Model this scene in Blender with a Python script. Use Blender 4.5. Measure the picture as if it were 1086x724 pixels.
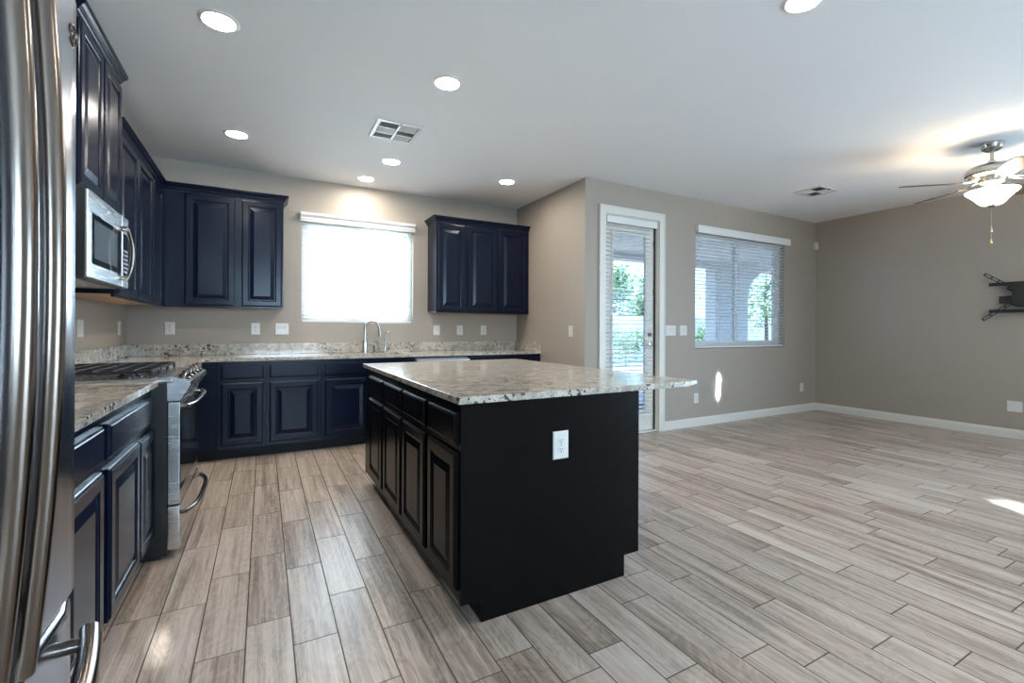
import bpy, bmesh, math, random
from mathutils import Vector, Matrix

PI = math.pi
S = bpy.context.scene
for o in list(bpy.data.objects):
    bpy.data.objects.remove(o)
COL = S.collection

# ------------------------------------------------------------------ camera
CAM = (1.1073, -5.4852, 1.1813)
YAW, ROLL = -0.503, 0.0039
cd = bpy.data.cameras.new('camera')
cam = bpy.data.objects.new('camera', cd)
COL.objects.link(cam)
F = Vector((-math.sin(YAW), math.cos(YAW), 0)); R = Vector((math.cos(YAW), math.sin(YAW), 0)); U = Vector((0, 0, 1))
R2 = R * math.cos(ROLL) + U * math.sin(ROLL); U2 = U * math.cos(ROLL) - R * math.sin(ROLL)
M = Matrix((R2, U2, -F)).transposed().to_4x4(); M.translation = CAM
cam.matrix_world = M
cd.sensor_width = 36.0
cd.lens = 494.084 / 1086 * 36.0
cd.shift_x = (543 - 551.516) / 1086
cd.shift_y = (348.876 - 362) / 1086
cd.clip_start = 0.02; cd.clip_end = 200
S.camera = cam

# ------------------------------------------------------------------ exposure, sky, sun
S.view_settings.view_transform = 'Standard'
S.view_settings.look = 'None'
S.view_settings.exposure = 1.98
S.view_settings.gamma = 1.0
S.view_settings.use_curve_mapping = False
S.cycles.use_denoising = True
S.cycles.max_bounces = 10
S.cycles.diffuse_bounces = 6
S.cycles.glossy_bounces = 4
S.cycles.transmission_bounces = 6
S.cycles.transparent_max_bounces = 8
S.cycles.sample_clamp_indirect = 6.0
S.cycles.caustics_reflective = False
S.cycles.caustics_refractive = False
W = bpy.data.worlds.new('sky'); S.world = W
W.use_nodes = True
bg = W.node_tree.nodes['Background']
bg.inputs[0].default_value = (0.32, 0.57, 1.0, 1)
bg.inputs[1].default_value = 1.35
sd = bpy.data.lights.new('sun', 'SUN'); sd.energy = 2.6; sd.angle = 0.01; sd.color = (1.0, 0.95, 0.86)
sun = bpy.data.objects.new('sun', sd); COL.objects.link(sun)
sun.rotation_euler = Vector((-0.30, -0.42, -0.95)).to_track_quat('-Z', 'Y').to_euler()
LAMP = 62.0          # emission of the ceiling can lenses

def added_lamp(name, loc, rot, sx, sy, watts, col=(0.66, 0.83, 1.0)):
    # area lamp added outside a window to brighten the room
    l = bpy.data.lights.new(name, 'AREA'); l.shape = 'RECTANGLE'; l.size = sx; l.size_y = sy; l.energy = watts; l.color = col
    o = bpy.data.objects.new(name, l); COL.objects.link(o); o.location = loc; o.rotation_euler = rot
    return o
added_lamp('added_fill_rear', (1.5, -9.75, 1.20), (PI / 2 + 0.25, 0, 0), 2.6, 2.3, 140)  # fill lamp added outside the unseen rear opening
added_lamp('daylight_kitchen_window', (2.06, 0.50, 1.85), (-PI / 2, 0, 0), 1.35, 1.25, 32, (0.74, 0.88, 1.0))
added_lamp('added_fill_living', (8.72, -7.05, 1.10), (PI / 2 + 0.25, 0, PI / 2), 3.8, 2.5, 105)  # fill lamp added beyond the unseen opening in the right wall

def added_beam(name, loc, target, sx, sy, watts, spread):
    # narrow beam from an added lamp, imitating a patch of sun
    o = added_lamp(name, loc, (0, 0, 0), sx, sy, watts, (0.92, 0.97, 1.0))
    o.rotation_euler = (Vector(target) - Vector(loc)).to_track_quat('-Z', 'Y').to_euler()
    o.data.spread = math.radians(spread)
added_beam('added_beam_wall', (8.62, -6.0, 1.30), (6.17, -1.517, 0.46), 0.035, 0.28, 16, 0.5)
added_beam('added_beam_living_floor', (2.3, -9.7, 2.25), (5.52, -4.40, 0.0), 0.16, 0.10, 0.30, 0.7)
added_beam('added_beam_kitchen_floor', (1.6, -9.7, 2.2), (0.775, -3.34, 0.0), 0.03, 0.05, 0.022, 0.8)

def portal(name, loc, rot, sx, sy):
    l = bpy.data.lights.new(name, 'AREA'); l.shape = 'RECTANGLE'; l.size = sx; l.size_y = sy
    l.cycles.is_portal = True
    o = bpy.data.objects.new(name, l); COL.objects.link(o); o.location = loc; o.rotation_euler = rot
    return o

# ------------------------------------------------------------------ key dimensions
H = 2.782            # ceiling
XK = 4.07            # kitchen's right wall
YD = -1.517          # wall with the patio door
XW = 8.33            # living side right wall
YF = -9.4            # wall behind the camera
T = 0.914            # worktop height

# ------------------------------------------------------------------ materials
def newmat(name):
    m = bpy.data.materials.new(name); m.use_nodes = True
    nt = m.node_tree
    return m, nt, nt.nodes['Principled BSDF']

def nd(nt, typ, **kw):
    n = nt.nodes.new(typ)
    for k, v in kw.items():
        if k in n.inputs.keys() if isinstance(k, str) else False:
            n.inputs[k].default_value = v
        else:
            setattr(n, k, v)
    return n

def setp(b, **kw):
    names = dict(base='Base Color', rough='Roughness', metal='Metallic', spec='Specular IOR Level', coat='Coat Weight',
                 coatr='Coat Roughness', trans='Transmission Weight', ior='IOR', ecol='Emission Color', estr='Emission Strength',
                 alpha='Alpha', aniso='Anisotropic')
    for k, v in kw.items():
        if isinstance(v, tuple) and len(v) == 3:
            v = v + (1,)
        b.inputs[names[k]].default_value = v

def plain(name, base, rough=0.5, noise=0.0, scale=20.0, bump=0.0, bscale=200.0, **kw):
    m, nt, b = newmat(name)
    setp(b, base=base, rough=rough, **kw)
    tc = nt.nodes.new('ShaderNodeTexCoord')
    if noise:
        n = nt.nodes.new('ShaderNodeTexNoise'); n.inputs['Scale'].default_value = scale; n.inputs['Detail'].default_value = 4
        nt.links.new(tc.outputs['Object'], n.inputs['Vector'])
        mr = nt.nodes.new('ShaderNodeMapRange'); mr.inputs['To Min'].default_value = 1 - noise; mr.inputs['To Max'].default_value = 1 + noise
        nt.links.new(n.outputs['Fac'], mr.inputs['Value'])
        mx = nt.nodes.new('ShaderNodeVectorMath'); mx.operation = 'SCALE'; mx.inputs[0].default_value = base[:3]
        nt.links.new(mr.outputs[0], mx.inputs['Scale'])
        nt.links.new(mx.outputs[0], b.inputs['Base Color'])
    if bump:
        n = nt.nodes.new('ShaderNodeTexNoise'); n.inputs['Scale'].default_value = bscale; n.inputs['Detail'].default_value = 2
        nt.links.new(tc.outputs['Object'], n.inputs['Vector'])
        bp = nt.nodes.new('ShaderNodeBump'); bp.inputs['Strength'].default_value = bump; bp.inputs['Distance'].default_value = 0.002
        nt.links.new(n.outputs['Fac'], bp.inputs['Height']); nt.links.new(bp.outputs[0], b.inputs['Normal'])
    return m

def ramp(nt, stops, interp='LINEAR'):
    r = nt.nodes.new('ShaderNodeValToRGB'); cr = r.color_ramp; cr.interpolation = interp
    while len(cr.elements) < len(stops):
        cr.elements.new(0.5)
    for e, (p, c) in zip(cr.elements, stops):
        e.position = p; e.color = c if len(c) == 4 else tuple(c) + (1,)
    return r

m_wall = plain('wall_paint', (0.345, 0.296, 0.247), 0.62, noise=0.03, scale=2, bump=0.25, bscale=90)
m_ceil = plain('ceiling_paint', (0.80, 0.80, 0.81), 0.8, noise=0.02, scale=2, bump=0.3, bscale=70)
m_white = plain('white_trim_paint', (0.66, 0.625, 0.565), 0.4, noise=0.02, scale=5)
m_plate = plain('white_plate_plastic', (0.64, 0.62, 0.58), 0.35, noise=0.01)
m_slot = plain('dark_slot', (0.03, 0.03, 0.03), 0.5, noise=0.05)
m_slat = plain('white_blind_slat', (0.70, 0.68, 0.655), 0.45, noise=0.02, scale=8)
m_vinyl = plain('white_vinyl_frame', (0.75, 0.75, 0.73), 0.4, noise=0.02)
m_cab = plain('espresso_cabinet_paint', (0.0028, 0.0055, 0.0170), 0.24, noise=0.12, scale=6, bump=0.01, bscale=60, spec=0.22)
m_island = plain('black_island_paint', (0.0028, 0.0025, 0.0025), 0.26, noise=0.12, scale=6, bump=0.01, bscale=60, spec=0.14)
m_kick = plain('toe_kick_black', (0.005, 0.005, 0.006), 0.5, spec=0.2, noise=0.1)
m_under = plain('natural_plywood', (0.55, 0.36, 0.21), 0.6, noise=0.12, scale=14)
m_black = plain('black_powder_coat', (0.014, 0.014, 0.015), 0.4, noise=0.1)
m_iron = plain('cast_iron', (0.02, 0.02, 0.022), 0.25, noise=0.15, scale=60, bump=0.3)
m_gap = plain('door_gap_shade', (0.03, 0.028, 0.025), 0.7, noise=0.05)  # dark colour painted in for the shade between leaf and jamb
m_chrome = plain('brushed_nickel', (0.48, 0.465, 0.44), 0.22, noise=0.04, metal=1.0)
m_bronze = plain('dark_nickel', (0.16, 0.13, 0.11), 0.3, noise=0.05, metal=1.0)
m_brass = plain('brass_ball', (0.75, 0.5, 0.22), 0.25, noise=0.03, metal=1.0)
m_blade = plain('walnut_fan_blade', (0.10, 0.065, 0.045), 0.35, noise=0.25, scale=12)
m_stucco = plain('sand_stucco', (0.50, 0.47, 0.43), 0.9, noise=0.08, scale=4, bump=0.4, bscale=40)
m_pale = plain('pale_stucco', (0.78, 0.76, 0.72), 0.9, noise=0.05, scale=4, bump=0.4, bscale=40)
m_conc = plain('patio_concrete', (0.36, 0.36, 0.36), 0.85, noise=0.1, scale=3)
m_roof = plain('clay_roof', (0.42, 0.24, 0.16), 0.8, noise=0.15, scale=8)
m_bark = plain('tree_bark', (0.16, 0.11, 0.08), 0.9, noise=0.3, scale=20, bump=0.5, bscale=40)
m_leaf = plain('leaf_green', (0.13, 0.26, 0.08), 0.55, noise=0.4, scale=3)
m_leaf2 = plain('leaf_olive', (0.20, 0.30, 0.12), 0.55, noise=0.4, scale=3)
m_oglass = plain('oven_black_glass', (0.012, 0.014, 0.016), 0.06, noise=0.05, spec=0.6)
m_lens = plain('lamp_lens', (0.9, 0.9, 0.88), 0.4, ecol=(1.0, 0.93, 0.83), estr=LAMP)
m_bowl = plain('lit_bowl_glass', (0.9, 0.86, 0.8), 0.35, ecol=(1.0, 0.80, 0.56), estr=4.0)
m_bulb = plain('lit_bulb', (0.9, 0.86, 0.8), 0.35, ecol=(1.0, 0.80, 0.56), estr=70.0)

def steel(name, base, rough, vertical=True):
    m, nt, b = newmat(name)
    setp(b, base=base, rough=rough, metal=1.0)
    tc = nt.nodes.new('ShaderNodeTexCoord'); mp = nt.nodes.new('ShaderNodeMapping')
    mp.inputs['Scale'].default_value = (260, 260, 4) if vertical else (4, 4, 260)
    n = nt.nodes.new('ShaderNodeTexNoise'); n.inputs['Scale'].default_value = 1.0; n.inputs['Detail'].default_value = 3
    nt.links.new(tc.outputs['Object'], mp.inputs[0]); nt.links.new(mp.outputs[0], n.inputs['Vector'])
    mr = nt.nodes.new('ShaderNodeMapRange'); mr.inputs['To Min'].default_value = rough * 0.75; mr.inputs['To Max'].default_value = rough * 1.35
    nt.links.new(n.outputs['Fac'], mr.inputs['Value']); nt.links.new(mr.outputs[0], b.inputs['Roughness'])
    bp = nt.nodes.new('ShaderNodeBump'); bp.inputs['Strength'].default_value = 0.01; bp.inputs['Distance'].default_value = 0.0003
    nt.links.new(n.outputs['Fac'], bp.inputs['Height']); nt.links.new(bp.outputs[0], b.inputs['Normal'])
    return m
m_steel = steel('brushed_stainless_steel', (0.29, 0.325, 0.39), 0.22)
m_steelh = steel('brushed_stainless_horizontal', (0.60, 0.60, 0.60), 0.24, False)
m_handle = steel('satin_steel_handle', (0.19, 0.155, 0.13), 0.2)
m_dsteel = steel('grey_appliance_side', (0.20, 0.20, 0.21), 0.4)

def glassmat():
    m, nt, b = newmat('window_glass')
    out = nt.nodes['Material Output']
    tr = nt.nodes.new('ShaderNodeBsdfTransparent'); tr.inputs[0].default_value = (0.93, 0.97, 0.97, 1)
    gl = nt.nodes.new('ShaderNodeBsdfGlossy'); gl.inputs['Roughness'].default_value = 0.02
    fr = nt.nodes.new('ShaderNodeFresnel'); fr.inputs[0].default_value = 1.45
    nz = nt.nodes.new('ShaderNodeTexNoise'); nz.inputs['Scale'].default_value = 3
    bp = nt.nodes.new('ShaderNodeBump'); bp.inputs['Strength'].default_value = 0.01
    nt.links.new(nz.outputs['Fac'], bp.inputs['Height']); nt.links.new(bp.outputs[0], gl.inputs['Normal'])
    mx = nt.nodes.new('ShaderNodeMixShader')
    ge = nt.nodes.new('ShaderNodeNewGeometry'); iv = nt.nodes.new('ShaderNodeMath'); iv.operation = 'SUBTRACT'; iv.inputs[0].default_value = 1.0
    nt.links.new(ge.outputs['Backfacing'], iv.inputs[1])
    mu = nt.nodes.new('ShaderNodeMath'); mu.operation = 'MULTIPLY'
    nt.links.new(fr.outputs[0], mu.inputs[0]); nt.links.new(iv.outputs[0], mu.inputs[1])
    nt.links.new(mu.outputs[0], mx.inputs[0]); nt.links.new(tr.outputs[0], mx.inputs[1]); nt.links.new(gl.outputs[0], mx.inputs[2])
    nt.links.new(mx.outputs[0], out.inputs['Surface'])
    return m
m_glass = glassmat()

def granite():
    m, nt, b = newmat('speckled_granite')
    L = nt.links.new
    tc = nt.nodes.new('ShaderNodeTexCoord')
    def noise(sc, det=4, ro=0.55, dist=0.0):
        n = nt.nodes.new('ShaderNodeTexNoise'); n.inputs['Scale'].default_value = sc; n.inputs['Detail'].default_value = det
        n.inputs['Roughness'].default_value = ro; n.inputs['Distortion'].default_value = dist
        L(tc.outputs['Object'], n.inputs['Vector']); return n
    base = noise(14, 6, 0.7, 0.4)
    r1 = ramp(nt, [(0.28, (0.28, 0.24, 0.20)), (0.42, (0.39, 0.345, 0.29)), (0.54, (0.515, 0.46, 0.39)), (0.70, (0.62, 0.565, 0.49))])
    L(base.outputs['Fac'], r1.inputs[0])
    fine = noise(120, 3, 0.7)
    mr = nt.nodes.new('ShaderNodeMapRange'); mr.inputs['From Min'].default_value = 0.3; mr.inputs['From Max'].default_value = 0.7
    mr.inputs['To Min'].default_value = 0.68; mr.inputs['To Max'].default_value = 1.2
    L(fine.outputs['Fac'], mr.inputs['Value'])
    sc = nt.nodes.new('ShaderNodeVectorMath'); sc.operation = 'SCALE'
    L(r1.outputs[0], sc.inputs[0]); L(mr.outputs[0], sc.inputs['Scale'])
    # dark mineral clusters
    cl = noise(5, 2)
    sp = noise(58, 3, 0.55, 0.3)
    ad = nt.nodes.new('ShaderNodeMath'); ad.operation = 'MULTIPLY_ADD'; ad.inputs[1].default_value = 0.45
    L(cl.outputs['Fac'], ad.inputs[0]); L(sp.outputs['Fac'], ad.inputs[2])
    r2 = ramp(nt, [(0.0, (0, 0, 0)), (0.836, (0, 0, 0)), (0.87, (1, 1, 1))])
    L(ad.outputs[0], r2.inputs[0])
    mx = nt.nodes.new('ShaderNodeMix'); mx.data_type = 'RGBA'
    L(r2.outputs[0], mx.inputs['Factor']); L(sc.outputs[0], mx.inputs['A']); mx.inputs['B'].default_value = (0.055, 0.045, 0.042, 1)
    # grey translucent quartz patches
    q = noise(24, 3, 0.6, 0.4)
    r3 = ramp(nt, [(0.60, (0, 0, 0)), (0.68, (0.55, 0.55, 0.55))])
    L(q.outputs['Fac'], r3.inputs[0])
    mx2 = nt.nodes.new('ShaderNodeMix'); mx2.data_type = 'RGBA'
    L(r3.outputs[0], mx2.inputs['Factor']); L(mx.outputs['Result'], mx2.inputs['A']); mx2.inputs['B'].default_value = (0.24, 0.225, 0.215, 1)
    L(mx2.outputs['Result'], b.inputs['Base Color'])
    setp(b, rough=0.13, spec=0.5)
    return m
m_gran = granite()

def floormat():
    m, nt, b = newmat('wood_look_tile')
    L = nt.links.new
    at = nt.nodes.new('ShaderNodeAttribute'); at.attribute_name = 'plank'
    sep = nt.nodes.new('ShaderNodeSeparateColor'); L(at.outputs['Color'], sep.inputs[0])
    tc = nt.nodes.new('ShaderNodeTexCoord'); sx = nt.nodes.new('ShaderNodeSeparateXYZ'); L(tc.outputs['Object'], sx.inputs[0])
    def math_(op, a, bb=None, c=None):
        n = nt.nodes.new('ShaderNodeMath'); n.operation = op
        for i, v in enumerate((a, bb, c)):
            if v is None: continue
            if isinstance(v, (int, float)): n.inputs[i].default_value = v
            else: L(v, n.inputs[i])
        return n.outputs[0]
    def vec(kx, ky, kz):
        c = nt.nodes.new('ShaderNodeCombineXYZ')
        L(math_('MULTIPLY_ADD', sx.outputs[0], kx, math_('MULTIPLY', sep.outputs[0], 37.0)), c.inputs[0])
        L(math_('MULTIPLY_ADD', sx.outputs[1], ky, math_('MULTIPLY', sep.outputs[1], 53.0)), c.inputs[1])
        L(math_('MULTIPLY', sep.outputs[2], 91.0), c.inputs[2])
        return c.outputs[0]
    def noise(v, sc, det=4, ro=0.6, dist=0.0):
        n = nt.nodes.new('ShaderNodeTexNoise'); n.inputs['Scale'].default_value = sc; n.inputs['Detail'].default_value = det
        n.inputs['Roughness'].default_value = ro; n.inputs['Distortion'].default_value = dist
        L(v, n.inputs['Vector']); return n.outputs['Fac']
    broad = noise(vec(14, 0.9, 0), 1.0, 4, 0.6, 0.7)         # broad light / dark bands along the plank
    fine = noise(vec(85, 1.6, 0), 1.0, 4, 0.65, 0.3)        # fine grain
    knot = noise(vec(9, 3.0, 0), 1.0, 2, 0.5, 1.6)           # cathedral figures
    wave = math_('SINE', math_('MULTIPLY', knot, 46.0))
    f = math_('MULTIPLY_ADD', fine, 0.60, math_('MULTIPLY_ADD', broad, 0.72, -0.12))
    f = math_('MULTIPLY_ADD', wave, 0.035, f)
    f = math_('MULTIPLY_ADD', sep.outputs[0], 0.13, math_('SUBTRACT', f, 0.055))
    r = ramp(nt, [(0.30, (0.135, 0.094, 0.071)), (0.42, (0.275, 0.206, 0.162)), (0.54, (0.415, 0.330, 0.270)), (0.68, (0.54, 0.450, 0.382)), (0.8, (0.61, 0.525, 0.455))])
    L(f, r.inputs[0])
    L(r.outputs[0], b.inputs['Base Color'])
    mr = nt.nodes.new('ShaderNodeMapRange'); mr.inputs['To Min'].default_value = 0.26; mr.inputs['To Max'].default_value = 0.42
    L(fine, mr.inputs['Value']); L(mr.outputs[0], b.inputs['Roughness'])
    bp = nt.nodes.new('ShaderNodeBump'); bp.inputs['Strength'].default_value = 0.12; bp.inputs['Distance'].default_value = 0.001
    L(fine, bp.inputs['Height']); L(bp.outputs[0], b.inputs['Normal'])
    setp(b, spec=0.5)
    return m
m_floor = floormat()
m_grout = plain('brown_grout', (0.105, 0.080, 0.064), 0.9, spec=0.1, noise=0.15, scale=60)

# ------------------------------------------------------------------ mesh helpers
class MB:
    def __init__(s): s.bm = bmesh.new()
    def box(s, x0, x1, y0, y1, z0, z1, bev=0.0, seg=2):
        b2 = bmesh.new()
        bmesh.ops.create_cube(b2, size=1)
        for v in b2.verts:
            v.co = Vector(((x0 + x1) / 2 + v.co.x * (x1 - x0), (y0 + y1) / 2 + v.co.y * (y1 - y0), (z0 + z1) / 2 + v.co.z * (z1 - z0)))
        if bev:
            bmesh.ops.bevel(b2, geom=b2.edges[:], offset=bev, segments=seg, profile=0.5, affect='EDGES', clamp_overlap=True)
        s.join(b2); return s
    def join(s, b2, mat=None):
        if mat is not None: bmesh.ops.transform(b2, matrix=mat, verts=b2.verts[:])
        me = bpy.data.meshes.new('tmp'); b2.to_mesh(me); b2.free(); s.bm.from_mesh(me); bpy.data.meshes.remove(me)
    def tube(s, pts, r, n=12, cap=True, radii=None):
        pts = [Vector(p) for p in pts]; rings = []; prev = None
        for i, p in enumerate(pts):
            t = (pts[min(i + 1, len(pts) - 1)] - pts[max(i - 1, 0)]).normalized()
            if prev is None:
                a = t.orthogonal().normalized()
            else:
                a = (prev - t * prev.dot(t)).normalized()
            prev = a; c = t.cross(a)
            rr = radii[i] if radii else r
            rx, ry = rr if isinstance(rr, tuple) else (rr, rr)
            rings.append([s.bm.verts.new(p + a * rx * math.cos(2 * PI * k / n) + c * ry * math.sin(2 * PI * k / n)) for k in range(n)])
        for A, B in zip(rings, rings[1:]):
            for k in range(n):
                s.bm.faces.new((A[k], A[(k + 1) % n], B[(k + 1) % n], B[k]))
        if cap:
            s.bm.faces.new(rings[0][::-1]); s.bm.faces.new(rings[-1])
        return s
    def cyl(s, p0, p1, r, n=20): return s.tube([p0, p1], r, n)
    def lathe(s, prof, n=32, loc=(0, 0, 0), axis='z', cap=False):
        loc = Vector(loc); rings = []
        for (r, z) in prof:
            ring = []
            for k in range(n):
                a = 2 * PI * k / n
                p = Vector((r * math.cos(a), r * math.sin(a), z))
                if axis == 'x': p = Vector((p.z, p.x, p.y))
                if axis == 'y': p = Vector((p.x, -p.z, p.y))
                ring.append(s.bm.verts.new(p + loc))
            rings.append(ring)
        for A, B in zip(rings, rings[1:]):
            for k in range(n):
                s.bm.faces.new((A[k], A[(k + 1) % n], B[(k + 1) % n], B[k]))
        if cap:
            s.bm.faces.new(rings[0][::-1]); s.bm.faces.new(rings[-1])
        return s
    def prism(s, poly, vec):
        """poly: list of 3d points (planar), extruded by vec"""
        vec = Vector(vec)
        A = [s.bm.verts.new(Vector(p)) for p in poly]; B = [s.bm.verts.new(Vector(p) + vec) for p in poly]
        n = len(A)
        s.bm.faces.new(A[::-1]); s.bm.faces.new(B)
        for k in range(n):
            s.bm.faces.new((A[k], A[(k + 1) % n], B[(k + 1) % n], B[k]))
        return s
    def rings(s, x0, x1, z0, z1, steps):
        """panel front facing -Y built of nested rectangles; steps = (inset, y); first is at the back, last is filled"""
        prev = None
        for (i, y) in steps:
            cur = [s.bm.verts.new(p) for p in ((x0 + i, y, z0 + i), (x1 - i, y, z0 + i), (x1 - i, y, z1 - i), (x0 + i, y, z1 - i))]
            if prev is None: s.bm.faces.new(cur[::-1])
            else:
                for k in range(4): s.bm.faces.new((prev[k], prev[(k + 1) % 4], cur[(k + 1) % 4], cur[k]))
            prev = cur
        s.bm.faces.new(prev); return s
    def build(s, name, mat, parent=None, smooth=True, loc=None, rotz=None, kind=None, sharp=35):
        bmesh.ops.recalc_face_normals(s.bm, faces=s.bm.faces[:])
        me = bpy.data.meshes.new(name); s.bm.to_mesh(me); s.bm.free()
        me.materials.append(mat)
        if smooth:
            for p in me.polygons: p.use_smooth = True
            me.set_sharp_from_angle(angle=math.radians(sharp))
        o = bpy.data.objects.new(name, me); COL.objects.link(o)
        if smooth:
            wn = o.modifiers.new('weighted_normals', 'WEIGHTED_NORMAL'); wn.keep_sharp = True; wn.weight = 60
        if parent: o.parent = parent
        if loc: o.location = loc
        if rotz is not None: o.rotation_euler = (0, 0, rotz)
        if kind: o['kind'] = kind
        return o

def tag(o, label, cat, group=None):
    o['label'] = label; o['category'] = cat
    if group: o['group'] = group
    return o
def thing(name, label, cat, loc=(0, 0, 0), rotz=0.0, group=None):
    o = bpy.data.objects.new(name, None); COL.objects.link(o)
    o.empty_display_size = 0.1; o.location = loc; o.rotation_euler = (0, 0, rotz)
    return tag(o, label, cat, group)
def copy_tree(o, parent=None):
    c = o.copy(); COL.objects.link(c)
    if parent: c.parent = parent
    for ch in list(o.children): copy_tree(ch, c)
    return c

# ------------------------------------------------------------------ room shell
def wall_x(name, x0, x1, y0, y1, openings=(), z1=H, mat=m_wall):
    """wall running along X with openings (xa, xb, za, zb)"""
    b = MB(); cur = x0
    for (xa, xb, za, zb) in sorted(openings):
        if xa > cur: b.box(cur, xa, y0, y1, 0, z1)
        if za > 0: b.box(xa, xb, y0, y1, 0, za)
        b.box(xa, xb, y0, y1, zb, z1); cur = xb
    b.box(cur, x1, y0, y1, 0, z1)
    return b.build(name, mat, kind='structure', smooth=False)

W1 = (1.458, 2.668, 1.240, 2.360)
W2 = (5.742, 7.553, 0.950, 2.400)
DO = (4.335, 5.125, 0.0, 2.440)
R1 = (0.3, 2.7, 0.95, 2.40)  # opening behind the camera, unseen, added for fill light
R2W = (-8.9, -5.2, 0.05, 2.40)       # along Y, in the right wall; unseen opening added to let light in
wall_x('wall_back', -0.15, XK + 0.15, 0, 0.15, [W1])
wall_x('wall_patio', XK + 0.15, XW + 0.15, YD, YD + 0.15, [DO, W2])
MB().box(XK, XK + 0.15, YD, 0, 0, H).build('wall_side', m_wall, kind='structure', smooth=False)
MB().box(-0.15, 0, YF - 0.15, 0, 0, H).build('wall_left', m_wall, kind='structure', smooth=False)
b = MB(); ya, yb, za, zb = R2W
b.box(XW, XW + 0.15, YF - 0.15, ya, 0, H); b.box(XW, XW + 0.15, yb, YD, 0, H); b.box(XW, XW + 0.15, ya, yb, 0, za); b.box(XW, XW + 0.15, ya, yb, zb, H)
b.build('wall_right', m_wall, kind='structure', smooth=False)
wall_x('wall_front', 0, XW, YF - 0.15, YF, [R1])
MB().box(-0.15, XW + 0.15, YF - 0.15, 0.15, H, H + 0.15).build('ceiling', m_ceil, kind='structure', smooth=False)

def make_floor():
    random.seed(11)
    x_start, pw, pl, g = 0.8955, 0.1565, 0.622, 0.0050
    known = {0: -3.495, 1: -3.352, 2: -3.560, 3: -3.278, 4: -3.000, 8: -4.123, 9: -4.344, 10: -3.941, 11: -4.402, 14: -4.602, 16: -4.531}
    bm = bmesh.new(); lay = bm.loops.layers.float_color.new('plank')
    kmin, kmax = math.floor((0 - x_start) / pw), math.ceil((XW - x_start) / pw)
    for k in range(kmin, kmax):
        xa, xb = max(0.0, x_start + k * pw), min(XW, x_start + (k + 1) * pw)
        if xb - xa < 0.01: continue
        top = 0.0 if xa < XK else YD
        off = known.get(k, random.uniform(0, pl))
        n0 = math.floor((YF - off) / pl)
        y = off + n0 * pl
        while y < top:
            ya, yb = max(YF, y), min(top, y + pl)
            if yb - ya > 0.012:
                rgb = (random.random(), random.random(), random.random(), 1)
                e = 0.0
                x0, x1, y0, y1 = xa + g / 2, xb - g / 2, ya + g / 2, yb - g / 2
                lo = [bm.verts.new(p) for p in ((x0, y0, -0.0025), (x1, y0, -0.0025), (x1, y1, -0.0025), (x0, y1, -0.0025))]
                hi = [bm.verts.new(p) for p in ((x0 + e, y0 + e, 0), (x1 - e, y0 + e, 0), (x1 - e, y1 - e, 0), (x0 + e, y1 - e, 0))]
                fs = [bm.faces.new(hi)] + [bm.faces.new((lo[i], lo[(i + 1) % 4], hi[(i + 1) % 4], hi[i])) for i in range(4)]
                for f in fs:
                    for l in f.loops: l[lay] = rgb
            y += pl
    # grout bed and slab below
    gl = [bm.verts.new(p) for p in ((-0.15, YF - 0.15, -0.0009), (XW + 0.15, YF - 0.15, -0.0009), (XW + 0.15, 0.15, -0.0009), (-0.15, 0.15, -0.0009))]
    f = bm.faces.new(gl); f.material_index = 1
    lo = [bm.verts.new((v.co.x, v.co.y, -0.12)) for v in gl]
    for i in range(4):
        bm.faces.new((lo[i], lo[(i + 1) % 4], gl[(i + 1) % 4], gl[i])).material_index = 1
    bm.faces.new(lo[::-1]).material_index = 1
    me = bpy.data.meshes.new('floor'); bm.to_mesh(me); bm.free()
    me.materials.append(m_floor); me.materials.append(m_grout)
    o = bpy.data.objects.new('floor', me); COL.objects.link(o); o['kind'] = 'structure'
make_floor()

def baseboard(name, p0, p1, nrm):
    """profile extruded from p0 to p1 on the floor; nrm points into the room"""
    n = Vector(nrm); p0 = Vector(p0); p1 = Vector(p1)
    prof = [(0, 0), (0.016, 0), (0.016, 0.075), (0.012, 0.083), (0.012, 0.089), (0.007, 0.097), (0.004, 0.103), (0, 0.103)]
    b = MB(); b.prism([p0 + n * a + Vector((0, 0, z)) for a, z in prof], p1 - p0)
    return b.build(name, m_white, kind='structure', smooth=False)
baseboard('baseboard_patio', (5.2225, YD, 0.0005), (XW, YD, 0.0005), (0, -1, 0))
baseboard('baseboard_right', (XW, YD - 0.016, 0.0005), (XW, R2W[1], 0.0005), (-1, 0, 0))
baseboard('baseboard_entry', (XK, YD, 0.0005), (4.2475, YD, 0.0005), (0, -1, 0))
baseboard('baseboard_side', (XK, -0.68, 0.0005), (XK, YD, 0.0005), (-1, 0, 0))
baseboard('baseboard_left', (0, -5.4, 0.0005), (0, YF, 0.0005), (1, 0, 0))

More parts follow.
